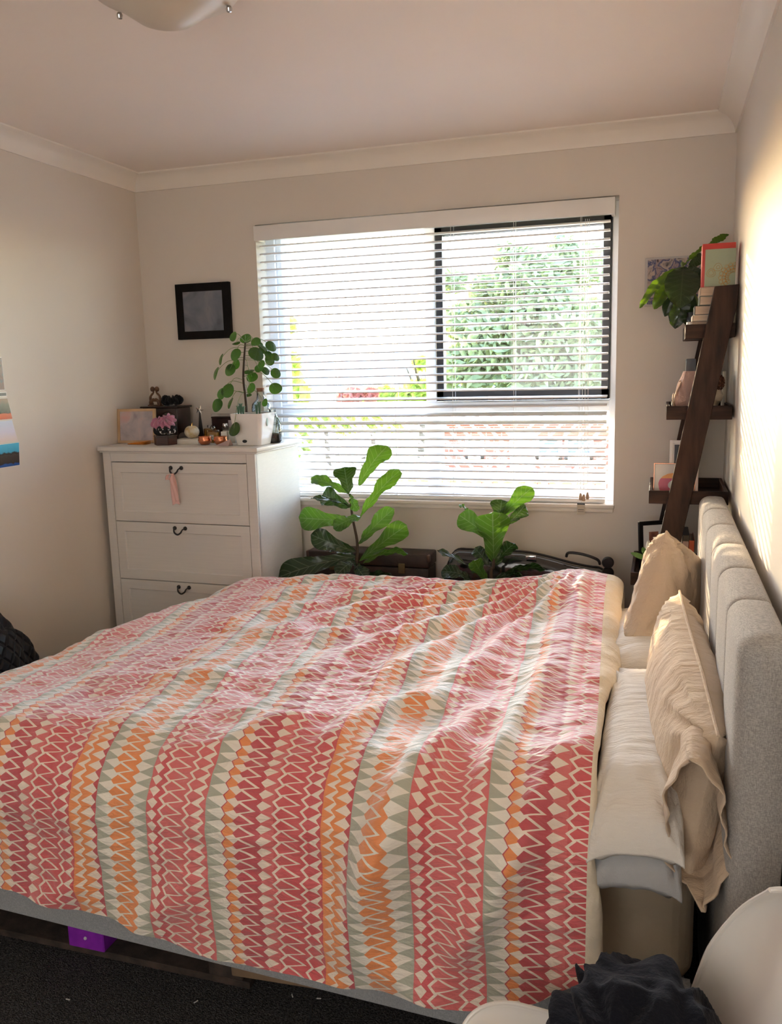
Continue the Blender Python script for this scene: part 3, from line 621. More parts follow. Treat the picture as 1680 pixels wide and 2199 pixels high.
# cream underside rolling out beyond the head edge, and along the near hem
bm = B(); sel = list(range(0, NY+1, 4)); rows = []
for j in sel:
    p = edge[j]; Y = uvs[0, j, 1]; t = (edge[min(j+4, NY)]-edge[max(j-4, 0)]).normalized(); out = V((1, 0, 0)); out = (out-t*out.dot(t)).normalized(); up = t.cross(out)
    if up.z < 0 and Y > 1.6: up = -up
    if Y <= 1.6: up = V((0, -1, 0)); 
    r = .024+.030*sm((Y-2.0)/.5)*(1-sm((Y-3.0)/.3))+.006*nz(Y*6, .3)
    wout = .012+.045*sm((Y-1.9)/.5)+.02*sm((1.5-Y)/.2)+.006*nz(Y*9, 2.3)
    rows.append([bm.verts.new(p+out*(wout*math.sin(a)) - up*(r*(1-math.cos(a))) + (V((0, 0, 0)))) for a in [PI*k/10 for k in range(11)]])
for a, c in zip(rows, rows[1:]):
    for k in range(10): bm.faces.new((a[k], a[k+1], c[k+1], c[k]))
bmesh.ops.recalc_face_normals(bm, faces=bm.faces)
o = mk('duvet_underside', bm, m_under, duv, angle=None); o['label'] = 'cream underside of the duvet rolled out at its head edge'

# ------------------------------------------------------------------ pillows
def pillow_bm(a, bb, t, seed=0, wr=.006, sag=0, n=56, m=44, pe=.42, corner=.03, seamdir=None):
    bm = B(); rings = {}
    def P(u, v, sgn):
        e = 1-.045*(1-abs(v)**3) ; f = 1-.055*(1-abs(u)**3)
        x = a/2*u*e; y = bb/2*v*f
        th = t/2*max(0, (1-abs(u)**2.6))**pe*max(0, (1-abs(v)**2.6))**pe
        cu, cv = abs(u), abs(v)
        w_ = wr*(noise.ridged_multi_fractal(V((x*7+seed, y*7, sgn*3.)), 1, 2, 3, 1, 2)-1.0)*(.4+.8*max(cu, cv)**2)*min(1, th/(t*.2))
        w_ += wr*1.4*math.sin(math.atan2(1.05-cv, 1.05-cu)*14+seed*2)*math.exp(-((1-cu)**2+(1-cv)**2)*3)*min(1, th/(t*.15))
        return V((x, y, sgn*(th+w_+.002)+sag*(u*u+v*v)))
    for sgn in (1, -1):
        g = [[bm.verts.new(P(2*i/n-1, 2*j/m-1, sgn)) for j in range(m+1)] for i in range(n+1)]
        for i in range(n):
            for j in range(m): f = (g[i][j], g[i+1][j], g[i+1][j+1], g[i][j+1]); bm.faces.new(f if sgn > 0 else f[::-1])
        rings[sgn] = g
    up, dn_ = rings[1], rings[-1]
    bord = [(i, 0) for i in range(n)]+[(n, j) for j in range(m)]+[(i, m) for i in range(n, 0, -1)]+[(0, j) for j in range(m, 0, -1)]
    for k in range(len(bord)):
        (i, j), (i2, j2) = bord[k], bord[(k+1) % len(bord)]
        bm.faces.new((up[i][j], up[i2][j2], dn_[i2][j2], dn_[i][j])[::-1])
    bmesh.ops.recalc_face_normals(bm, faces=bm.faces)
    return bm
def frame_M(c, ax, ay):          # local x->ax, y->ay
    ax = V(ax).normalized(); ay = V(ay); ay = (ay-ax*ay.dot(ax)).normalized(); az = ax.cross(ay)
    return Matrix(((ax.x, ay.x, az.x, c[0]), (ax.y, ay.y, az.y, c[1]), (ax.z, ay.z, az.z, c[2]), (0, 0, 0, 1)))
m_pwhite = cloth('white_pillow_cotton', (.80, .76, .70), .04, .55, 11, cstretch=(.5, 2.4, 1)); m_pgrey = cloth('pale_grey_pillow_cotton', (.50, .51, .52), .05, .7, 9)
m_beige = cloth('beige_linen', (.66, .52, .38), .07, .6, 12, cstretch=(1, 2, 1))
def put_pillow(name, label, group, c, ax, ay, a, bb, t, mt, post=None, **k):
    bm = pillow_bm(a, bb, t, **k); bm.transform(frame_M(c, ax, ay))
    if post:
        for v in bm.verts: v.co = post(v.co)
    o = tag(mk(name, bm, mt, None, angle=None), label, 'pillow' if name == 'pillow' else 'cushion', group)
    if name == 'cushion':
        Mx = frame_M(c, ax, ay); pts = [Mx @ V((a/2*u*.996, bb/2*(1-.055*(1-abs(u)**3))+.001, 0)) for u in [x/20-1 for x in range(0, 41)]]
        if post: pts = [post(p) for p in pts]
        b2 = B(); tube(b2, pts, .0035, 6); mk('seam', b2, mt, o)
    return o
def drape_near(p):
    if p.y < 1.70: d = 1.70-p.y; p.z -= .9*d*d*2.2; p.y += d*.10
    return p
g1 = 'sleeping pillows lying flat'
put_pillow('pillow', 'pale grey pillow squashed beneath the nearer white pillow', g1, (-.024, 1.94, .662), (0, 1, 0), (-1, 0, 0), .84, .175, .12, m_pgrey, drape_near, seed=4, wr=.008)
put_pillow('pillow', 'nearer white pillow lying flat beside the beige cushion', g1, (-.024, 1.935, .74), (0, 1, .02), (-1, 0, -.10), .84, .18, .12, m_pwhite, drape_near, seed=1, wr=.006)
put_pillow('pillow', 'farther white pillow lying flat by the window', g1, (-.03, 2.70, .715), (0, 1, -.02), (-1, .04, -.15), .68, .24, .16, m_pwhite, None, seed=2, wr=.006)
b = B(); tube(b, smooth_pts([AY(1425, 1590, 1.62), AY(1390, 1620, 1.60), AY(1378, 1660, 1.57), AY(1379, 1720, 1.545), AY(1382, 1790, 1.53)]), .0022, 6)
# ---- near beige pillow standing on its long edge
bg_c = (.068, 1.985, .80)
def nearp(p):
    if p.y < 1.85: p.z -= .28*(1.85-p.y)**1.4*.6
    return p
pn = put_pillow('cushion', 'long beige linen cushion propped on edge, nearer to the camera, its cover open', 'beige cushions against the headboard', bg_c, (-.07, 1, .05), (.13, 0, 1), .80, .33, .15, m_beige, nearp, seed=3, wr=.008)
# open sleeve of its cover, towards the camera
def sleeve(u, v):
    y = 1.70-.20*v-.012*math.sin(u*2*PI*2)*v; a = 2*PI*u; wv = .052; hv = .145
    kq = .78+.22*sm(v*3); wv *= kq; hv *= kq; cx = .088-.004*v; cz = .770-.012*v
    x = cx+wv*math.copysign(abs(math.cos(a))**.9, math.cos(a))*(1-.35*max(0, math.sin(a))**2)-.008*math.sin(a)*v; z = cz+hv*math.copysign(abs(math.sin(a))**1.15, math.sin(a))
    x += (.006*math.sin(a*5+v*4)+.004*math.sin(a*11))*(.3+v)
    if math.cos(a) < -.2: y += .10*v*v*max(0, math.sin(a*.5))*(.5-.5*math.sin(a)); x -= .012*v*abs(math.sin(a+.4))
    return V((x, y, z))
bm = B(); grid(bm, sleeve, 60, 14, closeu=True); bmesh.ops.recalc_face_normals(bm, faces=bm.faces)
fl = mk('open_flap', bm, m_beige, pn, angle=None); solid(fl, .003, 0)
rdg = [AY(1436, 1272, 2.38), AY(1447, 1310, 2.28), AY(1453, 1370, 2.08), AY(1455, 1440, 1.88), AY(1454, 1500, 1.74), AY(1452, 1560, 1.60)]
b = B()
pf_ = put_pillow('cushion', 'plump beige cushion leaning at the window end of the headboard', 'beige cushions against the headboard', (.048, 2.75, .850), (.35, .78, -.42), (.22, .30, .9), .37, .36, .17, m_beige, None, seed=6, wr=.011)

# ================================================================== CHAIR AND CLOTHES
m_shell = mat('white_moulded_plastic', (.80, .76, .71), .28, nsc=3, var=.02, spec=.5)
ch = empty('shell_chair', (-.065, 1.09, 0), 'white moulded plastic shell chair in the lower right corner, heaped with clothes', 'chair')
prf = [(.245, .425), (.225, .452), (.17, .452), (.08, .436), (-.02, .428), (-.11, .432), (-.165, .455), (-.198, .505), (-.215, .57), (-.232, .64), (-.25, .71), (-.270, .795), (-.283, .862)]
hw = [.165, .195, .218, .232, .237, .235, .230, .226, .222, .222, .218, .195, .140]
def cr(tab, t):
    n_ = len(tab)-1; i = min(int(t*n_), n_-1); f = t*n_-i; p0, p1, p2, p3 = tab[max(i-1, 0)], tab[i], tab[i+1], tab[min(i+2, n_)]
    return .5*((2*p1)+(-p0+p2)*f+(2*p0-5*p1+4*p2-p3)*f*f+(-p0+3*p1-3*p2+p3)*f**3)
def shell(u, v):
    t = v; k = 2*u-1; fx = cr([p[0] for p in prf], t); z = cr([p[1] for p in prf], t); h = cr(hw, t)
    back = sm((t-.42)/.2); up_ = .055*(1-back)*sm(t/.25+.2); wrap = .085*back*(1-.45*sm((t-.8)/.2))
    kk = abs(k)**2.4
    return V((-.065-fx-wrap*kk, 1.09+h*math.sin(k*PI/2*.98), z+up_*kk-.02*back*kk))
bm = B(); grid(bm, shell, 44, 60); sho = mk('shell', bm, m_shell, ch, angle=None); solid(sho, .006, 0)
b = B(); tube(b, [shell(i/40, 0) for i in range(41)], .004, 8); tube(b, [shell(i/40, 1) for i in range(41)], .004, 8); tube(b, [shell(0, i/60) for i in range(61)], .0042, 8); tube(b, [shell(1, i/60) for i in range(61)], .0042, 8)
mk('rolled_rim', b, m_shell, ch)
for sx_, sy_ in ((-1, -1), (-1, 1), (1, -1), (1, 1)):
    b = B(); tube(b, [(-.065+sx_*.10, 1.09+sy_*.10, .42), (-.065+sx_*.20, 1.09+sy_*.21, 0)], [.016, .011], 10); mk('leg', b, m_palewood, ch)
b = B()
for A_, C_ in (((-1, -1), (1, 1)), ((-1, 1), (1, -1))): tube(b, [(-.065+A_[0]*.12, 1.09+A_[1]*.12, .34), (-.065+C_[0]*.16, 1.09+C_[1]*.16, .18)], .004, 6)
mk('brace', b, m_black, ch)
m_navy = cloth('black_navy_fabric', (.007, .008, .014), .4, .6, 20, sheen=.05); m_greyj = cloth('dark_grey_marl', (.035, .035, .038), .3, .5, 30, sheen=.1); m_lseat = cloth('grey_wool', (.13, .13, .135), .2, .5, 20)
def crumple(name, c, r, mtl, seed, label, cat, group=None, amp=.4, sub=6, fl=None, parent=None):
    bm = B(); bmesh.ops.create_icosphere(bm, subdivisions=sub, radius=1)
    for v in bm.verts:
        d = v.co.normalized(); w_ = d+V((nz(d.x*1.3+seed, d.y*1.3, d.z), nz(d.y*1.3, d.z*1.3+seed, 4.), nz(d.z*1.3, d.x, seed+2.)))*.7
        rg = noise.ridged_multi_fractal(V((w_.x*1.1+seed, w_.y*1.1, w_.z*1.1)), 1.3, 2.0, 2, 1.0, 1.5)
        k = .72+amp*.5*(rg-.8)+.12*nz(w_.x*2, w_.y*2, w_.z*2+seed)
        p = V((d.x*r[0], d.y*r[1], d.z*r[2]))*k
        if fl is not None and c[2]+p.z < fl: p.z = fl-c[2]+.002*nz(p.x*30, p.y*30)
        v.co = V(c)+p
    o = mk(name, bm, mtl, parent, angle=None)
    return tag(o, label, cat, group) if label else o
crumple('crumpled_jacket', (-.01, 1.15, .585), (.165, .20, .18), m_navy, 2.3, 'black and navy jacket crumpled in a heap on the white chair', 'clothing', amp=.42, fl=.455)
crumple('folded_jumper', (.075, 1.02, .54), (.08, .17, .14), m_greyj, 5.1, 'grey marl jumper bunched between the dark jacket and the chair back', 'clothing', amp=.35, fl=.47)
b = B()
def seatpad(u, v): a = 2*PI*u; r_ = v; return V((-.16+.13*r_*math.cos(a), 1.10+.15*r_*math.sin(a), .462+.016*(1-r_**4)))
grid(b, seatpad, 40, 10, closeu=True); o = mk('seat_pad', b, m_lseat, None, angle=None); solid(o, .012, -1); tag(o, 'grey felt pad lying on the white chair seat', 'cushion')
# quilted black bundle by the foot of the bed
def quiltmat():
    M = NT('black_quilted_nylon'); v = M.coord('Object', (1, 1, 1)); sp = M.n('ShaderNodeSeparateXYZ'); M.l(v, sp.inputs[0])
    f1 = M.math('ABSOLUTE', M.math('SUBTRACT', M.math('FRACT', M.math('MULTIPLY', M.math('ADD', sp.outputs[1], sp.outputs[2]), 16.)), .5)); f2 = M.math('ABSOLUTE', M.math('SUBTRACT', M.math('FRACT', M.math('MULTIPLY', M.math('SUBTRACT', sp.outputs[1], sp.outputs[2]), 16.)), .5))
    h = M.math('MINIMUM', M.math('MINIMUM', M.math('SUBTRACT', .5, f1), M.math('SUBTRACT', .5, f2)), .2)
    M.p.inputs['Base Color'].default_value = (.006, .007, .011, 1); M.p.inputs['Specular IOR Level'].default_value = .3; M.p.inputs['Roughness'].default_value = .45; M.bump(h, 1, .03); return M.m
crumple('quilted_bag', (-2.225, 2.15, .40), (.165, .50, .60), quiltmat(), 8.2, 'black quilted soft bag slumped between the foot of the bed and the left wall', 'bag', amp=.12, fl=.004)

# ================================================================== CHEST OF DRAWERS
TH = math.radians(-1.5); CP = V((-1.568, 3.128, 0)); CM = Matrix.Translation(CP) @ Matrix.Rotation(TH, 4, 'Z'); CW, CD, CT = .785, .44, 1.297
cst = empty('chest_of_drawers', CM @ V((-CW/2, CD/2, 0)), 'tall white chest of drawers with black drop handles in the corner', 'chest of drawers')
def cmk(name, bm, mt, par=cst, **k): bm.transform(CM); return mk(name, bm, mt, par, **k)
b = B(); box(b, -CW+.0, 0, -.0, CD, CT-.020, CT, .004); box(b, -CW+.006, -.006, .006, CD-.002, CT-.027, CT-.020, .003); cmk('top', b, m_chest)
b = B(); x0, x1 = -CW+.018, -.018
box(b, x0, x0+.018, .018, CD-.01, .0, CT-.027, .001, 1); box(b, x1-.018, x1, .018, CD-.01, .0, CT-.027, .001, 1); box(b, x0+.018, x1-.018, CD-.02, CD-.01, .06, CT-.027)
box(b, x0+.018, x1-.018, .05, CD-.02, .10, .118); cmk('carcass', b, m_chest, angle=30)
b = B(); box(b, x0, x0+.040, .012, .030, 0, CT-.027, .0015, 1); box(b, x1-.040, x1, .012, .030, 0, CT-.027, .0015, 1); box(b, x0+.04, x1-.04, .0125, .030, CT-.066, CT-.027, .0015, 1); box(b, x0+.04, x1-.04, .0125, .030, .10, .196, .0015, 1); cmk('face_frame', b, m_chest, angle=30)
def rect_ring(bm, rects):
    R_ = [[bm.verts.new(p) for p in ((a, y, c), (b_, y, c), (b_, y, d), (a, y, d))] for (a, b_, c, d, y) in rects]
    for p, q in zip(R_, R_[1:]):
        for k in range(4): bm.faces.new((p[k], p[(k+1) % 4], q[(k+1) % 4], q[k]))
    bm.faces.new(R_[-1]); bm.faces.new(R_[0][::-1]); bmesh.ops.recalc_face_normals(bm, faces=bm.faces)
dx0, dx1 = x0+.0425, x1-.0425; zt = CT-.068
for k in range(4):
    z1 = zt-.262*k-.0015; z0 = zt-.262*(k+1)+.0015; f = .042
    b = B(); rect_ring(b, [(dx0+.01, dx1-.01, z0+.01, z1-.01, .10), (dx0, dx1, z0, z1, .030), (dx0, dx1, z0, z1, .0145), (dx0+.0012, dx1-.0012, z0+.0012, z1-.0012, .0135), (dx0+f, dx1-f, z0+f, z1-f, .0135), (dx0+f+.003, dx1-f-.003, z0+f+.003, z1-f-.003, .0185), (dx0+f+.007, dx1-f-.007, z0+f+.007, z1-f-.007, .0190)])
    d = cmk('drawer', b, m_chest, angle=25)
    hx = (dx0+dx1)/2-.005; hz = z1-.020; b = B()
    for sg in (-1, 1):
        lathe(b, [(0, .008), (.005, .0075), (.0085, .004), (.009, 0)], (0, 0, 0), 14, Matrix.Translation((hx+sg*.026, .0135, hz)) @ Matrix.Rotation(PI/2, 4, 'X'))
    tube(b, smooth_pts([(hx-.026, .008, hz), (hx-.021, -.004, hz-.004), (hx-.015, -.009, hz-.016), (hx, -.011, hz-.024), (hx+.015, -.009, hz-.016), (hx+.021, -.004, hz-.004), (hx+.026, .008, hz)]), [.003]*9+[.0036]*19+[.003]*9, 8)
    cmk('handle', b, m_black, d)
    if k == 0: HP = CM @ V((hx, -.011, hz-.024))
m_ribbon = cloth('pink_satin', (.80, .52, .48), .06, .2, 20)
def ribbon(bm, pts, wid, tw=0):
    n_ = len(pts)
    def f(u, v):
        i = min(int(v*(n_-1)), n_-2); t = v*(n_-1)-i; p = V(pts[i]).lerp(V(pts[i+1]), t); a = tw*v+.15
        end = -.008*(1-abs(2*u-1)) if v > .999 else 0
        return p+V((math.cos(a), math.sin(a), 0))*wid*(u-.5)*(0.45+.55*sm(v*2))+V((0, -.003*math.sin(u*PI*2), -end))
    grid(bm, f, 6, 16)
hp = HP; b = B()
ribbon(b, [hp+V((0, -.005, .004)), hp+V((.003, -.007, -.03)), hp+V((.006, -.008, -.09)), hp+V((.010, -.008, -.132))], .030, .3)
ribbon(b, [hp+V((.002, -.005, .004)), hp+V((-.004, -.010, -.02)), hp+V((.012, -.011, -.07)), hp+V((.019, -.011, -.118))], .022, -.4)
ribbon(b, smooth_pts([hp+V((0, -.008, 0)), hp+V((-.016, -.016, -.002)), hp+V((-.024, -.012, -.022)), hp+V((-.008, -.010, -.018))], 4), .014)
o = mk('ribbon', b, m_ribbon, None, angle=None); solid(o, .0006); tag(o, 'pale pink ribbon tied to the top drawer handle', 'ribbon')

# ------------------------------------------------------------------ things on the chest
def T(u, v): return on(u, v)
def on(u, v): y = 3.19+(955-v)*.009; return V((AY(u, v, y).x, y, CT+.0005))
def pic_frame(name, label, bl_, br_, h, lean, bar, m_f, m_p, group=None, depth=.014, cat='picture frame', mats=None, matw=0):
    """bl_, br_: bottom corners; lean: radians backwards"""
    bl_, br_ = V(bl_), V(br_); ax = (br_-bl_).normalized(); W_ = (br_-bl_).length; M0 = Matrix.Translation(bl_) @ V((1, 0, 0)).rotation_difference(V((ax.x, ax.y, 0)).normalized()).to_matrix().to_4x4() @ Matrix.Rotation(-lean, 4, 'X')
    t = empty(name, bl_.lerp(br_, .5), label, cat, group); b = B()
    for a in ((0, bar, 0, h), (W_-bar, W_, 0, h), (bar, W_-bar, 0, bar), (bar, W_-bar, h-bar, h)): box(b, a[0], a[1], 0, depth, a[2], a[3], .0012, 1, M=None)
    b.transform(M0); mk('frame', b, m_f, t, angle=30)
    if mats: b = B(); box(b, bar*.9, W_-bar*.9, .006, .009, bar*.9, h-bar*.9); b.transform(M0); mk('mount', b, mats, t, smooth=False)
    q = bar*.9+matw; b = B(); box(b, q, W_-q, .005, .0075, q, h-q); b.transform(M0); mk('print', b, m_p, t, smooth=False)
    return t
def blotch(name, cols, sc=12, rough=.3, distort=.5):
    M = NT(name); n1 = M.n('ShaderNodeTexNoise'); n1.inputs['Scale'].default_value = sc; n1.inputs['Detail'].default_value = 4; n1.inputs['Distortion'].default_value = distort; M.l(M.coord('Object'), n1.inputs[0])
    cr_ = M.n('ShaderNodeValToRGB'); r = cr_.color_ramp; r.elements[0].position = .3; r.elements[1].position = .7; r.elements[0].color = cols[0]; r.elements[1].color = cols[-1]
    for i, c in enumerate(cols[1:-1]): el = r.elements.new(.3+.4*(i+1)/(len(cols)-1)); el.color = c
    M.l(n1.outputs[0], cr_.inputs[0]); M.l(cr_.outputs[0], M.p.inputs['Base Color']); M.p.inputs['Roughness'].default_value = rough; return M.m
p_grey = blotch('soft_grey_photo', [srgb(150, 140, 148), srgb(178, 170, 174), srgb(196, 182, 182), srgb(206, 160, 158)], 14)
p_blue = blotch('dusky_blue_photo', [srgb(70, 76, 90), srgb(104, 110, 124), srgb(126, 128, 138), srgb(96, 92, 98)], 7)
pic_frame('picture_frame', 'square pale wood picture frame with a faded grey print on the chest', on(252, 941), on(333, 939), .155, .10, .012, m_palewood, p_grey)
b = B(); p = on(236, 944); box(b, p.x-.010, p.x+.012, p.y+.03, p.y+.15, CT, CT+.135, .002); tag(mk('canvas', b, mat('beige_canvas', (.55, .42, .33), .8)), 'small beige canvas seen edge on at the far left of the chest', 'canvas')
# black picture on the back wall
a = AY(385, 730, 3.585); c = AY(499, 728, 3.585); pic_frame('picture_frame', 'black framed dusky blue photograph hung on the window wall above the chest', (a.x, 3.575, a.z), (c.x, 3.575, a.z), .252, .0, .036, m_frameblk, p_blue, depth=.022)
# jewellery box
m_jb = mat('dark_lacquered_wood', (.035, .012, .010), .3, c2=(.015, .006, .005), nsc=20)
p = T(310, 925); jx0, jx1, jy0, jy1 = -2.300, -2.118, 3.435, 3.555; jt = CT+.160
jb = empty('jewellery_box', ((jx0+jx1)/2, (jy0+jy1)/2, CT), 'dark lacquered wooden jewellery cabinet with an arched glass door', 'jewellery box')
b = B(); box(b, jx0, jx1, jy0, jy1, CT, jt-.008, .003); mk('body', b, m_jb, jb)
b = B(); box(b, jx0-.008, jx1+.008, jy0-.008, jy1+.005, jt-.008, jt, .003); mk('lid', b, m_jb, jb)
def arch(cx_, z0, w_, h_, n_=12): return [(cx_-w_/2, z0), (cx_+w_/2, z0)]+[(cx_+w_/2*math.cos(PI*i/n_), z0+h_-w_/2+w_/2*math.sin(PI*i/n_)) for i in range(n_+1)]
b = B(); pts = arch(-2.165, CT+.030, .056, .105); loft_prism(b, [(x, jy0-.004, z) for x, z in pts], Matrix.Identity(4), Matrix.Translation((0, .004, 0))); bmesh.ops.recalc_face_normals(b, faces=b.faces)
dr = mk('door_pane', b, mat('etched_mirror', (.55, .52, .44), .15, metal=.7, c2=(.18, .17, .14), nsc=90), jb, smooth=False)
b = B(); tube(b, [V((x, jy0-.005, z)) for x, z in pts+[pts[0]]], .0026, 6); mk('door_moulding', b, m_jb, jb)
def scrunchie(name, label, c, R_, r_, mtl, seed, tilt=0, sq=1.0):
    bm = B()
    def f(u, v):
        a, b_ = 2*PI*u, 2*PI*v; rr = r_*(1+.32*math.sin(a*9+seed+2*math.sin(b_))+.14*math.sin(a*15+seed*2)+.1*math.sin(b_*3+a*7))
        x = (R_+rr*math.cos(b_))*math.cos(a); y = (R_+rr*math.cos(b_))*math.sin(a); z = rr*math.sin(b_)*sq; q = Matrix.Rotation(tilt, 3, 'X') @ V((x, y, z)); return q
    g = [[bm.verts.new(f(i/120, j/14)) for j in range(14)] for i in range(120)]
    for i in range(120):
        for j in range(14): bm.faces.new((g[i][j], g[(i+1) % 120][j], g[(i+1) % 120][(j+1) % 14], g[i][(j+1) % 14]))
    mz = min(v.co.z for v in bm.verts)
    for v in bm.verts: v.co += V((c[0], c[1], c[2]-mz))
    bmesh.ops.recalc_face_normals(bm, faces=bm.faces)
    return tag(mk(name, bm, mtl, None, angle=None), label, 'scrunchie', 'hair scrunchies on the chest')
m_lace = cloth('black_lace', (.006, .006, .008), .3, .3, 60); m_pinkv = cloth('pink_velvet', (.55, .22, .33), .2, .3, 30, sheen=.6)
m_bw = blotch('black_white_print_cotton', [(.01, .01, .012, 1), (.01, .01, .012, 1), (.75, .73, .72, 1), (.75, .73, .72, 1)], 70, .8)
m_bw.node_tree.nodes['Color Ramp'].color_ramp.interpolation = 'CONSTANT'
scrunchie('scrunchie', 'black lace scrunchie on top of the jewellery cabinet', (-2.172, 3.49, jt), .030, .017, m_lace, 1)
# carved wooden figurine: two figures leaning together
m_fig2 = mat('carved_brown_wood', (.16, .075, .035), .4, c2=(.09, .04, .02), nsc=30)
c = V((-2.262, 3.49, jt)); fg = empty('figurine', c, 'carved brown wood figurine of two figures touching heads', 'figurine')
for sg in (-1, 1):
    b = B(); tube(b, smooth_pts([c+V((sg*.020, 0, .003)), c+V((sg*.026, 0, .025)), c+V((sg*.024, 0, .045)), c+V((sg*.010, 0, .060)), c+V((sg*.006, 0, .068))]), [.010]*6+[.006]*6+[.005]*6+[.004]*7, 10); mk('body', b, m_fig2, fg)
    b = B(); bmesh.ops.create_uvsphere(b, u_segments=16, v_segments=10, radius=.0105)
    for v in b.verts: v.co = c+V((sg*.0115, 0, .078))+V((v.co.x*1.1, v.co.y, v.co.z*1.2))
    mk('head', b, m_fig2, fg)
    b = B(); tube(b, smooth_pts([c+V((sg*.024, 0, .004)), c+V((sg*.020, -.004, .018)), c+V((sg*.008, -.006, .030)), c+V((0, -.006, .024))]), [.010]*7+[.007]*12, 8); mk('knee', b, m_fig2, fg)
b = B(); box(b, c.x-.034, c.x+.034, c.y-.016, c.y+.016, c.z, c.z+.006, .002); mk('base', b, m_fig2, fg)
# hexagonal box and scrunchies
p = on(345, 952); hb = empty('hexagonal_box', (p.x, p.y+.04, CT), 'hexagonal dark wooden trinket box in front of the jewellery cabinet', 'box')
def ngon(r, n_, a0=0): return [(r*math.cos(a0+2*PI*k/n_), r*math.sin(a0+2*PI*k/n_)) for k in range(n_)]
hc = V((p.x, p.y+.042, CT)); b = B(); loft_prism(b, [(hc.x+x, hc.y+y, CT+.0) for x, y in ngon(.052, 6, .25)], Matrix.Identity(4), Matrix.Translation((0, 0, .034))); bmesh.ops.recalc_face_normals(b, faces=b.faces); bmesh.ops.bevel(b, geom=b.edges[:], offset=.002, segments=2, affect='EDGES'); mk('body', b, mat('rosewood', (.07, .025, .018), .35, c2=(.03, .012, .01), nsc=30, nscale=(1, 1, 6)), hb, angle=30)
b = B(); loft_prism(b, [(hc.x+x, hc.y+y, CT+.034) for x, y in ngon(.054, 6, .25)], Matrix.Identity(4), Matrix.Translation((0, 0, .009))); bmesh.ops.recalc_face_normals(b, faces=b.faces); bmesh.ops.bevel(b, geom=b.edges[:], offset=.002, segments=2, affect='EDGES'); mk('lid', b, m_jb, hb, angle=30)
scrunchie('scrunchie', 'black and white patterned scrunchie on the hexagonal box', (hc.x, hc.y, CT+.043), .033, .015, m_bw, 2)
scrunchie('scrunchie', 'pink velvet scrunchie at the left, propped over the patterned one', (hc.x-.022, hc.y-.012, CT+.067), .017, .015, m_pinkv, 3, .5)
scrunchie('scrunchie', 'larger pink velvet scrunchie at the right, propped over the patterned one', (hc.x+.018, hc.y-.008, CT+.070), .020, .016, m_pinkv, 5, .7)
p = on(292, 949); b = B()
for k in range(3):
    M0 = Matrix.Translation((p.x, p.y+.02, CT+.0015+.003*k)) @ Matrix.Rotation(.12*k-.1, 4, 'Z'); box(b, -.045, .045, -.02, .028, 0, .0025, .001, 1, M=M0 @ Matrix.Rotation(-.05*k, 4, 'Y'), mi=0)
tag(mk('envelopes', b, mat('orange_paper', (.75, .26, .03), .6), None, angle=30), 'small stack of orange paper packets in front of the pale frame', 'paper')
# stone, pumpkin, box
m_stone = mat('grey_stone', (.12, .115, .11), .7, nsc=30, var=.4, bump=.4)
def blob(name, c, r, mtl, lab, cat, par=None, rib=0, seg=40):
    b = B()
    def f(u, v):
        a, t = 2*PI*u, PI*v; k = 1+(.06*abs(math.cos(a*rib/2))-.03 if rib else .03*math.sin(a*2+3*t)); dip = 1-.12*math.exp(-((t)/.35)**2) if rib else 1
        return V(c)+V((r[0]*k*math.sin(t)*math.cos(a), r[1]*k*math.sin(t)*math.sin(a), r[2]*math.cos(t)*dip))
    g = [[b.verts.new(f(i/seg, j/20)) for j in range(1, 20)] for i in range(seg)]; top = b.verts.new(f(0, 0)); bot = b.verts.new(f(0, 1))
    for i in range(seg):
        i2 = (i+1) % seg
        for j in range(18): b.faces.new((g[i][j], g[i][j+1], g[i2][j+1], g[i2][j]))
        b.faces.new((top, g[i][0], g[i2][0])); b.faces.new((bot, g[i2][18], g[i][18]))
    bmesh.ops.recalc_face_normals(b, faces=b.faces); o = mk(name, b, mtl, par, angle=None); return tag(o, lab, cat) if lab else o
p = on(380, 936); blob('stone', (p.x, p.y+.06, CT+.021), (.026, .022, .021), m_stone, 'smooth grey stone behind the white jewellery tray', 'stone')
m_ivory = mat('ivory_card', (.72, .68, .60), .5); p = on(373, 946); q = on(420, 947)
b = B(); box(b, p.x, q.x+.004, p.y+.001, p.y+.085, CT, CT+.022, .002); tag(mk('gift_box', b, m_ivory), 'flat ivory cardboard box under the white ornament', 'box')
m_gold = mat('gold', (.75, .50, .18), .25, metal=1)
pc_ = V(((p.x+q.x)/2+.012, p.y+.042, CT+.022)); pk = empty('pumpkin_ornament', pc_, 'white ribbed pumpkin ornament with gold speckles on the ivory box', 'ornament')
blob('body', pc_+V((0, 0, .030)), (.032, .032, .029), mat('cream_glaze_gold', (.72, .68, .58), .4, c2=(.55, .42, .2), nsc=45), None, None, pk, rib=10, seg=60)
b = B(); tube(b, [pc_+V((0, 0, .052)), pc_+V((.002, 0, .064)), pc_+V((.006, 0, .070))], [.004, .003, .0025], 8); mk('stem', b, m_gold, pk)
# copper bowls
m_cop = mat('hammered_copper', (.72, .27, .14), .22, metal=1, bump=.5, bsc=60, dist=.004)
for (u, lab) in ((434, 'small hammered copper bowl, the left one of the pair'), (468, 'small hammered copper bowl, the right one nearer the white planter')):
    p = on(u, 951)+V((0, .026, 0)); b = B()
    lathe(b, [(0, 0), (.018, .001), (.027, .010), (.030, .020), (.027, .031), (.029, .036), (.0275, .0365), (.025, .031), (.027, .020), (.022, .008), (0, .004)], p, 28)
    tag(mk('copper_bowl', b, m_cop, angle=None), lab, 'bowl', 'copper bowls on the chest')
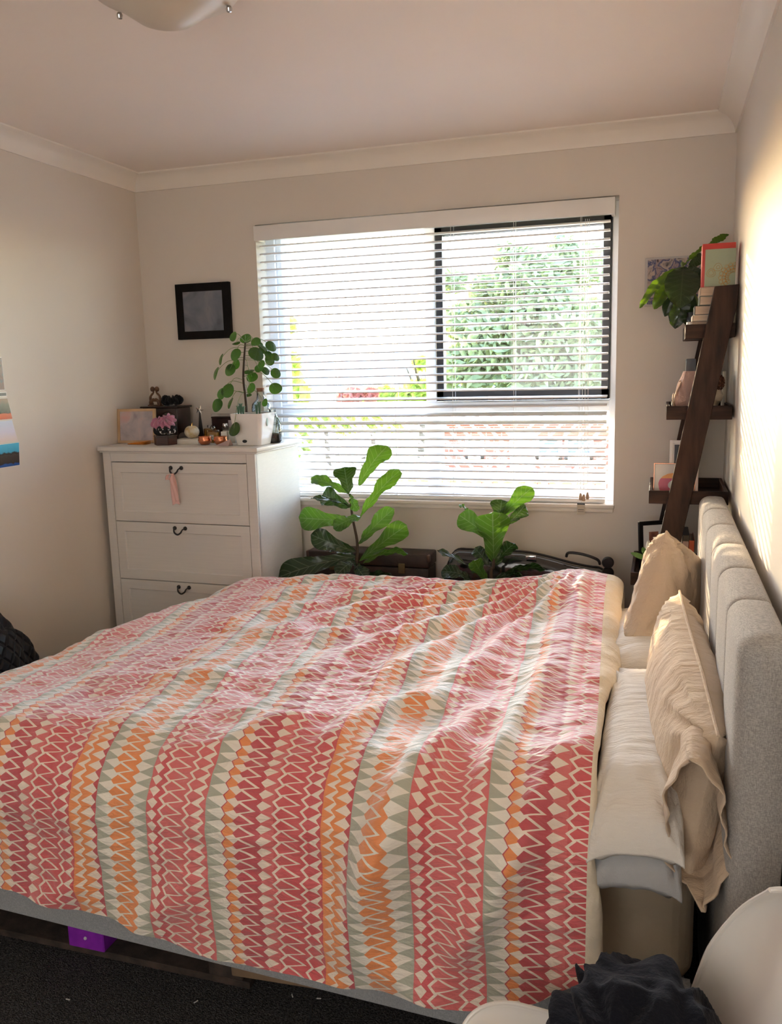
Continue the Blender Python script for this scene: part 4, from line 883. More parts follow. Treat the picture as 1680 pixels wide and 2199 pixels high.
# perfume bottles
m_amber = thin_glass('amber_perfume', (.80, .62, .28), 1.5); m_clear = thin_glass('clear_glass', (.93, .95, .96), 2.0); m_label = mat('cream_label', (.85, .82, .74), .5); m_silver = mat('silver', (.72, .72, .74), .15, metal=1)
m_ink = mat('label_ink', (.05, .05, .05), .6)
def bottle(label, u, v, dy, w_, d_, h_, m_g, cap, ch, lab=None, m_cap=m_silver):
    p = on(u, v); c = V((p.x, p.y+dy, CT)); t = empty('perfume_bottle', c, label, 'bottle', 'perfume bottles on the chest')
    b = B(); box(b, c.x-w_/2, c.x+w_/2, c.y-d_/2, c.y+d_/2, CT+.0004, CT+h_, .004, 3); mk('body', b, m_g, t)
    b = B(); box(b, c.x-w_/2+.005, c.x+w_/2-.005, c.y-d_/2+.004, c.y+d_/2-.004, CT+.004, CT+h_*.8, .002, 2); mk('liquid', b, mat('perfume_liquid', (.62, .46, .18) if m_g is m_amber else (.66, .66, .64), .2), t)
    b = B(); lathe(b, [(0, 0), (.004, 0), (.004, .004), (cap, .004), (cap*1.05, .004+ch*.5), (cap*.9, .004+ch), (0, .004+ch)], (c.x, c.y, CT+h_), 18); mk('cap', b, m_cap, t, angle=30)
    if lab:
        b = B(); y = c.y-d_/2-.0006; box(b, c.x-lab/2, c.x+lab/2, y, y+.0005, CT+h_*.25, CT+h_*.25+lab*1.1)
        l_ = mk('label_patch', b, m_label, t, smooth=False); b = B()
        for k, ww in ((.80, .3), (.55, .8), (.42, .5)): box(b, c.x-lab/2*ww, c.x+lab/2*ww, y-.0003, y, CT+h_*.25+lab*1.1*k-.0006, CT+h_*.25+lab*1.1*k+.0006)
        mk('print', b, m_ink, l_, smooth=False)
    return t
bottle('square amber perfume bottle with a cream label behind the copper bowls', 437, 947, .085, .058, .024, .058, m_amber, .011, .012, .020, m_clear)
bottle('wider amber glass bottle half hidden by the white ornament', 421, 945, .125, .055, .022, .060, m_amber, .010, .012, None, m_clear)
bottle('small faceted silver capped perfume bottle behind the amber one', 446, 944, .165, .034, .022, .062, m_clear, .013, .014)
bottle('clear perfume bottle with a dark cap next to the planter', 474, 947, .15, .032, .020, .060, m_clear, .009, .016, None, m_black)
bottle('little clear perfume bottle with a gold cap beside the planter', 487, 947, .16, .022, .018, .064, m_clear, .006, .010, None, m_gold)
for (u, w_, h_, dy, lab) in ((461, .030, .050, .085, 'white upright perfume carton beside the amber bottle'), (477, .034, .053, .09, 'pale frosted carton closest to the planter')):
    p = on(u, 947); b = B(); box(b, p.x-w_/2, p.x+w_/2, p.y+dy, p.y+dy+.03, CT, CT+h_, .001, 1); tag(mk('carton', b, m_label if w_ < .031 else mat('frosted_carton', (.66, .70, .68), .3), None, angle=30), lab, 'box')
# photo card, black stand, perspex frame and star
p = on(463, 944); b = B(); box(b, p.x-.034, p.x+.034, 3.475, 3.480, CT, CT+.092); tag(mk('photo_card', b, p_grey, None, smooth=False), 'grey photo card standing behind the perfume bottles', 'card')
a, c = on(414, 935), on(505, 935); b = B(); box(b, a.x, c.x, 3.545, 3.549, CT, CT+.118, .001, 1); tag(mk('acrylic_frame', b, m_clear, None, angle=30), 'clear acrylic photo frame standing against the wall', 'picture frame')
b = B(); box(b, a.x+.032, c.x-.035, 3.49, 3.535, CT, CT+.100, .002, 1); box(b, a.x+.030, c.x-.033, 3.488, 3.537, CT+.1, CT+.108, .002, 1); tag(mk('black_box', b, m_jb, None, angle=30), 'long black lidded box behind the perfume bottles', 'box')
sc = V((AY(433, 880, 3.47).x, 3.452, AY(433, 880, 3.47).z)); b = B(); n_ = 10; R1, R2 = .024, .010
fr_ = [b.verts.new(sc+V(((R1 if k % 2 == 0 else R2)*math.sin(2*PI*k/n_+.25), 0, (R1 if k % 2 == 0 else R2)*math.cos(2*PI*k/n_+.25)))) for k in range(n_)]
cf, cb = b.verts.new(sc+V((0, -.007, 0))), b.verts.new(sc+V((0, .007, 0)))
for k in range(n_): b.faces.new((fr_[k], fr_[(k+1) % n_], cf)); b.faces.new((fr_[(k+1) % n_], fr_[k], cb))
bmesh.ops.recalc_face_normals(b, faces=b.faces); sto = empty('star_ornament', (sc.x, sc.y, CT), 'silver five pointed star ornament on a dark cone', 'ornament'); mk('star', b, m_silver, sto, smooth=False)
b = B(); lathe(b, [(0, 0), (.017, 0), (.003, sc.z-CT-.006), (0, sc.z-CT-.004)], (sc.x, sc.y, CT), 4); mk('cone', b, m_black, sto, smooth=False)
p = on(480, 954); b = B(); rr = [p+V((-.04, .0, .001)), p+V((.03, -.012, .001)), p+V((.03, .03, .001)), p+V((-.005, .03, .001))]; pk_ = p+V((.028, .01, .028))
vv = [b.verts.new(x) for x in rr]+[b.verts.new(pk_)]; b.faces.new((vv[0], vv[1], vv[4])); b.faces.new((vv[1], vv[2], vv[4])); b.faces.new((vv[2], vv[3], vv[4])); b.faces.new((vv[3], vv[0], vv[4]))
bmesh.ops.recalc_face_normals(b, faces=b.faces); tag(mk('folded_card', b, mat('dusty_pink_card', (.55, .40, .38), .6), None, smooth=False), 'folded dusty pink card leaning on the foot of the planter', 'card')

# ------------------------------------------------------------------ white planter with the coin plant
m_pot = mat('glossy_white_plastic', (.86, .84, .82), .15, nsc=3, var=.01, coat=.5)
pb = on(529, 954); PC = V((pb.x+.004, pb.y+.064, CT)); PH = .135
plt = empty('coin_plant', PC, 'coin leaved plant with round leaves on a tall stem in a glossy white square planter', 'potted plant')
def sqring(bm, h_, r_, z, n_=8, ang=.0):
    out = []
    for qx, qy, a0 in ((1, 1, 0), (-1, 1, 90), (-1, -1, 180), (1, -1, 270)):
        for k in range(n_+1):
            a = math.radians(a0+90*k/n_); x, y = qx*(h_-r_)+r_*math.cos(a), qy*(h_-r_)+r_*math.sin(a); out.append(bm.verts.new(PC+V((x*math.cos(ang)-y*math.sin(ang), x*math.sin(ang)+y*math.cos(ang), z))))
    return out
b = B(); lev = [(.050, .012, 0), (.056, .016, .004), (.066, .018, .06), (.0745, .018, PH-.004), (.0755, .018, PH), (.072, .016, PH), (.071, .016, PH-.025)]
rs_ = [sqring(b, h_, r_, z) for h_, r_, z in lev]
for p_, q_ in zip(rs_, rs_[1:]):
    for k in range(len(p_)): b.faces.new((p_[k], p_[(k+1) % len(p_)], q_[(k+1) % len(p_)], q_[k]))
b.faces.new(rs_[0][::-1]); mk('planter', b, m_pot, plt, angle=60)
b = B(); r_ = sqring(b, .0705, .016, PH-.022); b.faces.new(r_); mk('soil', b, m_soil, plt, smooth=False)
def decal(bm, c, rx, rz, ax): # small oval facing -y or +x
    n_ = 24; vs2 = [bm.verts.new(V(c)+(V((rx*math.cos(2*PI*k/n_), 0, rz*math.sin(2*PI*k/n_))) if ax == 'y' else V((0, rx*math.cos(2*PI*k/n_), rz*math.sin(2*PI*k/n_))))) for k in range(n_)]; bm.faces.new(vs2)
b = B(); zz = .020; decal(b, (PC.x-.012, PC.y-.0605, CT+zz), .0105, .0065, 'y'); o = mk('water_opening', b, m_black, plt, smooth=False); solid(o, .002, 0)
b = B(); decal(b, (PC.x+.0715, PC.y-.012, CT+.098), .0075, .018, 'x'); o = mk('water_gauge', b, mat('grey_green_gauge', (.30, .38, .34), .2), plt, smooth=False); solid(o, .003, 0)
STY = PC.y; SP = [AY(530, 885, STY), AY(527, 850, STY), AY(523, 815, STY), AY(524, 780, STY), AY(526, 750, STY), AY(527, 735, STY)]
b = B(); tube(b, smooth_pts(SP), [.0058-.0022*i/30 for i in range(31)], 10); mk('stem', b, m_stem, plt, angle=None)
def disc_leaf(c, r, n_, spin):
    c, n_ = V(c), V(n_).normalized(); a = n_.orthogonal().normalized(); a = Matrix.Rotation(spin, 3, n_) @ a; q_ = n_.cross(a); bm = B(); uvl_ = bm.loops.layers.uv.verify(); K = 20
    rings_ = [[bm.verts.new(c+n_*(.0)+(a*math.cos(2*PI*k/K)+q_*math.sin(2*PI*k/K))*r*f-n_*r*.16*f*f*(1+.5*math.cos(4*PI*k/K))) for k in range(K)] for f in (.35, .7, 1.)]; ce = bm.verts.new(c+n_*.0)
    def uvf(f):
        for l in f.loops: d_ = l.vert.co-c; l[uvl_].uv = (.5+.5*d_.dot(a)/r, .5+.5*d_.dot(q_)/r)
    for k in range(K): uvf(bm.faces.new((ce, rings_[0][k], rings_[0][(k+1) % K])))
    for i in range(2):
        for k in range(K): uvf(bm.faces.new((rings_[i][k], rings_[i+1][k], rings_[i+1][(k+1) % K], rings_[i][(k+1) % K])))
    return bm
PIL = [(500, 722, 11, 3), (507, 736, 9, 2), (527, 726, 13, 1), (549, 733, 11, 1), (559, 740, 8, 0), (583, 743, 13, 0), (505, 761, 14, 3), (473, 771, 12, 4), (462, 801, 14, 4), (493, 794, 14, 3), (505, 782, 12, 3), (551, 759, 17, 0), (566, 750, 10, 0), (578, 762, 10, 0), (592, 766, 10, 0), (580, 773, 11, 4), (561, 781, 9, 3), (556, 790, 10, 1), (571, 796, 10, 0), (593, 801, 11, 4), (535, 796, 12, 2), (541, 809, 13, 1), (592, 833, 14, 1), (538, 833, 12, 3), (488, 838, 16, 3), (474, 845, 13, 3), (465, 870, 15, 3), (493, 865, 12, 4), (533, 848, 8, 2), (502, 921, 16, 3), (568, 864, 9, 3)]
rl = random.Random(4)
for (u, v, r, kd) in PIL:
    dy = rl.uniform(-.07, .05); 
    if r >= 14 and kd != 4: dy = rl.uniform(-.08, -.03)
    if v > 900: dy = -.100
    c = AY(u, v, STY+dy); rad = r*3.4/FPX*(1.12 if kd == 4 else 1.04)
    nrm = {0: V((.75, -.5, .45)), 1: V((.2, -.8, .6)), 2: V((0, -.45, .9)), 3: V((-.25, -.92, .35)), 4: V((-.66, -.62, .35)) if u < 520 else V((.72, -.55, .3))}[kd]
    t_ = disc_leaf(c, rad, nrm+V((rl.uniform(-.15, .15), 0, rl.uniform(-.1, .1))), rl.uniform(0, 6)); lf = mk('leaf', t_, m_pilea, plt, angle=None)
    hv = min(1, max(.06, (v-728)/140*.9-.12+.10)); 
    vv0 = min(max(v-(10 if v < 900 else 75)-.25*abs(u-526)*.2, 736), 850); i_ = (885-vv0)/150*5; j_ = min(4, max(0, int(i_))); root = SP[j_].lerp(SP[j_+1], min(1, max(0, i_-j_)))
    mid = root.lerp(c, .55)+V((0, 0, .018+.25*(c-root).length*(.5 if v > 820 else .15)))
    b = B(); tube(b, smooth_pts([root, mid, c-nrm.normalized()*.001], 5), .0012, 5); mk('petiole', b, m_greenstem, plt, angle=None)
for k, (u, v) in enumerate(((517, 872), (522, 878), (512, 877), (551, 874), (557, 868))):
    p = AY(u, v, PC.y-.02); b = B()
    for q_ in range(9):
        a = q_*2.4; d_ = V((math.cos(a)*.5, math.sin(a)*.5, .6)).normalized(); tube(b, [V((p.x, p.y, CT+PH-.022)), p+d_*.006, p+d_*.015], [.0012, .0030, .0006], 6)
    mk('succulent', b, mat('succulent_green', (.10, .20, .12), .4), plt, angle=None)
# glass bottles behind the planter
def glass_bottle(name, label, c, prof_, cork=None):
    t = empty(name, c, label, 'bottle', 'glass bottles on the chest'); b = B(); lathe(b, prof_, c, 28); o = mk('glass', b, m_jar, t, angle=None)
    if cork: b = B(); lathe(b, [(0, 0), (cork[0], 0), (cork[0]*1.08, cork[1]), (0, cork[1])], V(c)+V((0, 0, cork[2])), 16); mk('cork', b, mat('cork', (.42, .20, .12), .8), t, angle=30)
    return t
c = V((AY(560, 850, 3.46).x, 3.46, CT)); gb = glass_bottle('glass_bottle', 'tall clear glass bottle with a cork stopper behind the planter', c, [(0, .002), (.040, .002), (.043, .01), (.043, .15), (.040, .165), (.020, .185), (.017, .20), (.017, .225), (.019, .228)], (.0165, .016, .219))
b = B(); lathe(b, [(0, .004), (.038, .004), (.040, .012), (.040, .13), (0, .13)], c, 24); mk('contents', b, mat('white_bath_salts', (.75, .78, .84), .7, bump=.4, bsc=200), gb, angle=30)
c = V((AY(586, 900, 3.36).x, 3.36, CT)); tr_ = glass_bottle('terrarium_jar', 'rounded glass terrarium jar with soil and pale trailing plants right of the planter', c, [(0, .001), (.028, .001), (.036, .01), (.037, .05), (.033, .085), (.020, .115), (.014, .135), (.016, .15)])
b = B(); lathe(b, [(0, .003), (.027, .003), (.0345, .012), (.035, .038), (.0, .045)], c, 24); mk('soil', b, m_soil, tr_, angle=None)
b = B()
for k in range(11):
    a = k*2.1; tube(b, smooth_pts([c+V((.01*math.cos(a), .01*math.sin(a), .04)), c+V((.02*math.cos(a), .02*math.sin(a), .075+.004*k)), c+V((.034*math.cos(a), .034*math.sin(a), .055+.003*k))], 4), [.002]*4+[.0035]*4+[.001], 6, flat=.4)
mk('trailing_plant', b, mat('pale_green_plant', (.28, .38, .24), .5), tr_, angle=None)

# ================================================================== LADDER SHELF
LY0, LY1 = 3.150, 3.578; SL = .178
lad = empty('ladder_shelf', (.04, 3.36, 0), 'dark stained timber ladder shelf leaning against the right wall in the window corner', 'shelf')
for (ya, yb) in ((LY0, LY0+.022), (LY1-.022, LY1)):
    b = B(); pl_ = [(-.166, ya, 0), (-.100, ya, 0), (.238, ya, 1.795), (.241, ya, 1.853), (.163, ya, 1.850)]
    loft_prism(b, pl_, Matrix.Identity(4), Matrix.Translation((0, yb-ya, 0))); bmesh.ops.recalc_face_normals(b, faces=b.faces); bmesh.ops.bevel(b, geom=b.edges[:], offset=.002, segments=1, affect='EDGES'); mk('side_rail', b, m_wood, lad, angle=30)
TR = [(.074, .236, 1.679), (.019, .237, 1.399), (-.033, .236, 1.097), (-.090, .236, .790), (-.140, .236, .49)]
for (xa, xb, z) in TR:
    tr0 = mk('tray', (lambda b: (box(b, xa+.012, xb-.001, LY0+.034, LY1-.034, z+.002, z+.012), b)[1])(B()), m_wood_h, lad, angle=30)
    for (a_, c_, y0, y1) in ((xa, xb, LY0+.022, LY0+.034), (xa, xb, LY1-.034, LY1-.022)): b = B(); box(b, a_, c_, y0, y1, z, z+.048, .0015, 1); mk('tray_side', b, m_wood_h, tr0, angle=30)
    b = B(); box(b, xa, xa+.012, LY0+.034, LY1-.034, z, z+.048, .0015, 1); mk('tray_lip', b, m_wood_h, tr0, angle=30)
    b = B(); box(b, xb-.012, xb, LY0+.034, LY1-.034, z+.012, z+.048, .0015, 1); mk('tray_back', b, m_wood_h, tr0, angle=30)
def sh(k): return TR[k][2]+.0125
# books lying on the top tray
m_pages = mat('book_pages', (.66, .52, .40), .8, c2=(.54, .40, .30), nsc=4, nscale=(1, 1, 60), bump=.3, bsc=6, bscale=(1, 1, 120))
def book(name, label, x0, x1, y0, y1, z0, z1, mc, group, spine='x0', ct=.0018):
    t = empty(name, ((x0+x1)/2, (y0+y1)/2, z0), label, 'book', group); b = B()
    box(b, x0, x1, y0, y1, z0, z0+ct, .0005, 1); box(b, x0, x1, y0, y1, z1-ct, z1, .0005, 1)
    if spine == 'x0': box(b, x0, x0+ct, y0, y1, z0, z1, .0005, 1)
    mk('cover', b, mc, t, angle=30); b = B(); box(b, x0+.003, x1-.003, y0+.0025, y1-.003, z0+ct, z1-ct); mk('pages', b, m_pages, t, smooth=False); return t
bz = [612, 628, 645, 662.5, 674, 687, 699.5]
covs = [((.62, .50, .40), 'tan', 'topmost'), ((.20, .24, .20), 'sage', 'second from top'), ((.05, .05, .05), 'black', 'third from top'), ((.70, .62, .52), 'cream', 'fourth from top'), ((.42, .30, .24), 'brown', 'fifth from top'), ((.03, .03, .035), 'black', 'lowest')]
bx = [1502, 1502, 1492, 1488, 1485, 1479]; zb = sh(0)+.0; ztop = 1.852; zs = [ztop-(ztop-zb)*(q-612)/(699.5-612) for q in bz]
for k in range(6):
    x0_ = AY(bx[k], 660, 3.2).x; book('book', 'paperback lying flat on the top shelf, %s of its stack, page ends showing' % covs[k][2], x0_, .232-.004*(k % 2), 3.196+.004*(k % 3), 3.335, zs[k+1]+.0004, zs[k]-.0004, mat('cover_%s_%d' % (covs[k][1], k), covs[k][0], .5), 'books stacked on the top shelf')
# red and green gift box
m_redc = mat('red_card', (.55, .05, .04), .45); m_greenc = mat('sage_card', (.33, .38, .27), .45)
gx0, gx1 = AY(1508, 570, 3.21).x, AY(1580, 570, 3.21).x; gz0, gz1 = ztop, AY(1550, 521, 3.21).z
gbx = empty('gift_box', ((gx0+gx1)/2, 3.25, gz0), 'red edged sage green gift box with gold flower line drawing on the book stack', 'box')
b = B(); box(b, gx0, gx1, 3.215, 3.30, gz0, gz1, .002); mk('sleeve', b, m_redc, gbx, angle=30)
b = B(); box(b, gx0+.010, gx1+.001, 3.208, 3.2152, gz0+.002, gz1-.020, .001, 1); fr2 = mk('front_panel', b, m_greenc, gbx, angle=30)
b = B(); cx_, cz_ = gx1-.004, gz0+.03
for rr in (.018, .026, .034):
    for k in range(9):
        a = PI*.38+k*PI*.62/6
        if a > PI*1.25: continue
        c_ = V((cx_+rr*1.25*math.cos(a), 3.2075, cz_+rr*1.25*math.sin(a)))
        if c_.x > gx1 or c_.z < gz0+.004: continue
        tube(b, [c_+V((min(.0065*math.cos(t), gx1-c_.x), 0, .0065*math.sin(t))) for t in [2*PI*q/10 for q in range(11)]], .0006, 4)
for (px_, pz_, r0) in ((gx0+.030, gz0+.048, .014), (gx0+.030, gz0+.048, .008), (gx0+.052, gz0+.066, .013), (gx0+.052, gz0+.066, .006)):
    tube(b, [V((px_+r0*math.cos(t)*(1-.25*math.sin(t)), 3.2076, pz_+r0*math.sin(t))) for t in [2*PI*q/16 for q in range(17)]], .0005, 4)
mk('line_drawing', b, m_gold, fr2)
# wall canvas behind the plant
a = AY(1384, 658, 3.59); c = AY(1384, 557, 3.59); d = AY(1506, 548, 3.59)
p_abs = blotch('abstract_painting', [srgb(40, 44, 60), srgb(150, 140, 138), srgb(196, 178, 168), srgb(50, 70, 120), srgb(170, 150, 150), srgb(60, 50, 60)], 26, .6, .7)
cv = empty('wall_picture', ((a.x+d.x)/2, 3.59, a.z), 'small abstract canvas in blue and grey strokes on the wall behind the leafy plant', 'painting')
b = B(); box(b, a.x, d.x, 3.582, 3.6, a.z, c.z+.004, .002, 1); mk('canvas', b, mat('canvas_edge', (.55, .53, .52), .7), cv, angle=30)
b = B(); box(b, a.x+.010, d.x-.004, 3.5805, 3.582, a.z+.006, c.z-.004); mk('painted_face', b, p_abs, cv, smooth=False)
# ------------------------------------------------------------------ leaves
FIDDLE = [(0, .05), (.06, .22), (.2, .46), (.34, .50), (.46, .56), (.6, .82), (.75, 1.0), (.87, .92), (.95, .62), (1, .06)]
OVAL = [(0, .05), (.1, .40), (.3, .85), (.5, 1.0), (.7, .92), (.88, .60), (.96, .30), (1, .04)]
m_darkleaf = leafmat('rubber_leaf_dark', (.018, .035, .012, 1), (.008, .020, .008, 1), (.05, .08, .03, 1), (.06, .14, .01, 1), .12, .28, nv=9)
def leaf(par, mt, base, tip, wpx, Y0, dyt, side=None, bow=.10, cup=.18, wave=.006, shape=FIDDLE, roll=0, dyb=0, seed=0):
    b0 = AY(base[0], base[1], Y0+dyb); t0 = AY(tip[0], tip[1], Y0+dyt); L = (t0-b0).length; ax = (t0-b0).normalized(); view = (b0-V((0, 0, CAMH))).normalized()
    sd = ax.cross(view).normalized(); sd = Matrix.Rotation(math.radians(roll), 3, ax) @ sd; nr = sd.cross(ax).normalized()
    if nr.z < 0: nr = -nr
    wd = wpx*Y0/FPX/2; bm = B()
    def f(u, v):
        k = 2*u-1; w_ = wd*interp(shape, v); p = b0.lerp(t0, v)+nr*(bow*L*math.sin(PI*v))
        return p+sd*(k*w_)+nr*(cup*w_*abs(k)**1.3+wave*abs(k)**2*math.sin(v*17+k*2+seed)+.002*math.sin(v*50)*abs(k))
    grid(bm, f, 12, 26); return mk('leaf', bm, mt, par, angle=None)
# trailing evergreen in a black pot on the top tray
tp = empty('leafy_plant', (.118, 3.43, sh(0)), 'plant with large drooping oval leaves in a black pot on the top shelf', 'potted plant')
b = B(); lathe(b, [(0, 0), (.036, 0), (.048, .085), (.050, .09), (.046, .09), (.044, .075), (0, .074)], (.128, 3.44, sh(0)), 24); mk('pot', b, m_black, tp, angle=40)
b = B(); lathe(b, [(0, .078), (.043, .076)], (.128, 3.44, sh(0)), 24); mk('soil', b, m_soil, tp)
jn = AY(1466, 571, 3.40); b = B(); tube(b, smooth_pts([(.128, 3.44, sh(0)+.075), (.115, 3.43, sh(0)+.14), tuple(jn), tuple(AY(1470, 566, 3.40))]), .004, 8); tube(b, [jn, jn+V((-.002, 0, .024))], [.003, .0005], 6); mk('stem', b, m_greenstem, tp, angle=None)
for (bs, tp_, wd_, dt, ro, bw) in (((1466, 572), (1374, 662), 24, -.03, 40, .12), ((1466, 573), (1405, 664), 34, .0, 25, .08), ((1466, 574), (1428, 680), 36, .03, 10, .05), ((1468, 573), (1461, 662), 66, -.10, 0, .12), ((1470, 578), (1505, 622), 50, -.03, 10, .1),
        ((1468, 570), (1529, 521), 15, .02, 55, .04), ((1520, 527), (1566, 504), 16, .04, 30, .03), ((1478, 574), (1509, 546), 22, .08, 20, .05), ((1468, 600), (1450, 706), 44, .03, 10, .02), ((1472, 600), (1478, 700), 40, .05, 0, .05), ((1462, 640), (1444, 700), 22, -.02, 35, .06)):
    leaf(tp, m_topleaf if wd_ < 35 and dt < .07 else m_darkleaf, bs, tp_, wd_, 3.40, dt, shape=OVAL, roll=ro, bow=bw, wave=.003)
b = B(); p = AY(1461, 706, 3.20); lathe(b, [(0, -.02), (.012, -.02), (.018, 0), (.015, 0), (.012, -.012), (0, -.013)], V((.064-.02+.002, 3.22, p.z)), 18); 
b.free()
# small white cup hooked at the front of the top tray
c = V((.098, 3.20, sh(0))); cup = empty('candle_cup', c, 'small white tealight cup at the front of the top shelf', 'cup')
b = B(); lathe(b, [(0, 0), (.014, 0), (.016, .045), (.014, .045), (.012, .02), (0, .02)], c+V((-.005, .018, 0)), 18); mk('cup', b, m_pot, cup)
# ------------------------------------------------------------------ second tray
z2 = sh(1); m_pinkbag = cloth('blush_cotton', (.62, .42, .36), .1, .5, 20)
def pouch(c, r, h_, mtl, name, lab, cat, lean=0, seed=0):
    bm = B()
    def f(u, v):
        a = 2*PI*u; k = .80+.28*math.sin(PI*min(1, v*1.15))-.25*max(0, v-.75)*2; rr = r*k*(1+.06*math.sin(a*5+v*6+seed)+.05*math.sin(a*11+seed))
        return V((c[0]+rr*math.cos(a)*1.0+lean*v*v, c[1]+rr*math.sin(a)*.8, c[2]+h_*v))
    g = grid(bm, f, 40, 18, closeu=True); bm.faces.new([g[i][0] for i in range(40)][::-1]); bm.faces.new([g[i][18] for i in range(40)]); return tag(mk(name, bm, mtl, None, angle=60), lab, cat)
pouch((.088, 3.29, z2), .038, .155, m_pinkbag, 'drawstring_bag', 'blush pink soft pouch standing on the second shelf', 'bag', .012, 1)
b = B(); box(b, .085, .120, 3.40, 3.44, z2, z2+.20, .004); tag(mk('carton', b, mat('grey_card', (.16, .17, .19), .6), None, angle=30), 'dark grey carton behind the pink pouch', 'box')
hv = empty('head_vase', (.178, 3.30, z2), 'cream vase shaped like a head holding a ball of dried brown seed heads', 'vase')
def vf(u, v):
    a = 2*PI*u; r_ = interp([(0, .8), (.1, .72), (.25, .50), (.4, .62), (.55, .95), (.75, 1.05), (.92, .85), (1, .7)], v)*.034
    bump_ = .007*math.exp(-((a-3.9)/.35)**2)*math.exp(-((v-.62)/.10)**2)+.003*math.exp(-((a-3.9)/.5)**2)*math.exp(-((v-.48)/.05)**2)
    return V((.178+(r_+bump_)*math.cos(a), 3.30+(r_+bump_)*math.sin(a), z2+.092*v))
bm = B(); g = grid(bm, vf, 40, 24, closeu=True); bm.faces.new([g[i][0] for i in range(40)][::-1]); mk('vase', bm, mat('cream_ceramic', (.70, .60, .46), .35), hv, angle=60)
bm = B(); rr = random.Random(3)
bmesh.ops.create_icosphere(bm, subdivisions=2, radius=.030, matrix=Matrix.Translation((.180, 3.30, z2+.112)))
for k in range(420):
    d_ = V((rr.gauss(0, 1), rr.gauss(0, 1), rr.gauss(0, 1))).normalized(); c_ = V((.180, 3.30, z2+.112))+d_*.031; q_ = d_.orthogonal().normalized(); tube(bm, [c_, c_+d_*.004+q_*.002, c_+d_*.007-q_*.001], [.0022, .0030, .0006], 4)
o = mk('dried_seed_heads', bm, mat('dried_seed', (.22, .09, .05), .6, c2=(.10, .04, .025), nsc=200), hv, angle=None); o['kind'] = 'stuff'
b = B(); lathe(b, [(0, 0), (.009, 0), (.009, .11), (.006, .125), (.006, .15), (0, .152)], (.222, 3.42, z2), 16); tag(mk('tube', b, m_ivory, None, angle=40), 'slim cream tube standing against the wall on the second shelf', 'tube')
b = B(); box(b, .036, .040, 3.25, 3.30, z2, z2+.046); box(b, .041, .044, 3.31, 3.36, z2, z2+.045); tag(mk('note_cards', b, m_label, None, smooth=False), 'small cream cards tucked at the left end of the second shelf', 'card')
b = B(); tube(b, smooth_pts([(.052, 3.27, z2+.003), (.046, 3.26, z2+.06), (.066, 3.27, z2+.115), (.060, 3.26, z2+.12)]), [.004]*7+[.009]*6+[.003]*6, 8, flat=.35)
tube(b, smooth_pts([(.056, 3.25, z2+.003), (.040, 3.25, z2+.05), (.045, 3.25, z2+.09)]), [.003]*5+[.006]*5+[.001]*3, 8, flat=.4); tag(mk('dried_stems', b, mat('dried_petals', (.72, .52, .38), .7), None, angle=None), 'pale dried petals leaning beside the pink pouch', 'dried flowers')
# ------------------------------------------------------------------ third tray
z3 = sh(2)
p_dark = blotch('dark_photo', [srgb(30, 34, 40), srgb(60, 66, 72), srgb(40, 44, 52)], 10)
pic_frame('picture_frame', 'white picture frame with a dark photo at the back of the third shelf', (AY(1437, 1040, 3.40).x, 3.40, z3), (AY(1500, 1040, 3.40).x, 3.40, z3), AY(1450, 944, 3.43).z-z3, .16, .012, m_white, p_dark, mats=m_white, matw=.006)
def printmat():
    M = NT('pink_orange_ring_print'); tc = M.n('ShaderNodeTexCoord'); sp = M.n('ShaderNodeSeparateXYZ'); M.l(tc.outputs['Generated'], sp.inputs[0])
    x = M.math('SUBTRACT', sp.outputs[0], .5); z = M.math('SUBTRACT', sp.outputs[2], .36); r = M.math('SQRT', M.math('ADD', M.math('MULTIPLY', M.math('MULTIPLY', x, x), .8), M.math('MULTIPLY', z, z)))
    wob = M.math('MULTIPLY', M.math('SUBTRACT', M.noise(30, 1), .5), .10); r = M.math('ADD', r, wob)
    c = M.mix(M.math('LESS_THAN', r, .36), srgb(225, 215, 205), M.mix(M.math('GREATER_THAN', z, .20), srgb(205, 70, 95), srgb(235, 150, 50))); c = M.mix(M.math('LESS_THAN', r, .14), c, srgb(232, 222, 212))
    M.l(c, M.p.inputs['Base Color']); M.p.inputs['Roughness'].default_value = .3; return M.m
pic_frame('picture_frame', 'thin rose gold frame with a pink and orange ring print on the third shelf', (AY(1403, 1056, 3.25).x, 3.25, z3), (AY(1493, 1056, 3.25).x, 3.25, z3), AY(1410, 994, 3.26).z-z3, .10, .004, mat('rose_gold', (.75, .36, .24), .25, metal=1), printmat(), depth=.008, mats=None, matw=.0)
# ------------------------------------------------------------------ fourth tray
z4 = sh(3)
p_sepia = blotch('sepia_photo', [srgb(110, 60, 45), srgb(170, 110, 85), srgb(60, 40, 36)], 16)
pic_frame('picture_frame', 'black picture frame with a white mount and brown print on the lowest visible shelf', (AY(1377, 1190, 3.36).x, 3.36, z4), (AY(1440, 1190, 3.40).x, 3.42, z4), AY(1380, 1120, 3.38).z-z4, .10, .016, m_frameblk, p_sepia, mats=m_white, matw=.028)
def upright(name, label, x0, x1, y0, y1, h_, mc, grp='books standing on the lower shelf'):
    t = empty(name, ((x0+x1)/2, (y0+y1)/2, z4), label, 'book', grp); b = B(); c_ = .0015
    box(b, x0, x0+c_, y0, y1, z4, z4+h_, .0005, 1); box(b, x1-c_, x1, y0, y1, z4, z4+h_, .0005, 1); box(b, x0, x1, y0, y0+c_, z4, z4+h_, .0005, 1); mk('cover', b, mc, t, angle=30)
    b = B(); box(b, x0+c_, x1-c_, y0+.003, y1-.004, z4+.002, z4+h_-.004); mk('pages', b, m_pages, t, smooth=False); return t
X4 = lambda u: AY(u, 1150, 3.26).x
nb = upright('notebook', 'white spiral bound notebook on the lower shelf', X4(1461), X4(1466), 3.25, 3.40, .165, m_white)
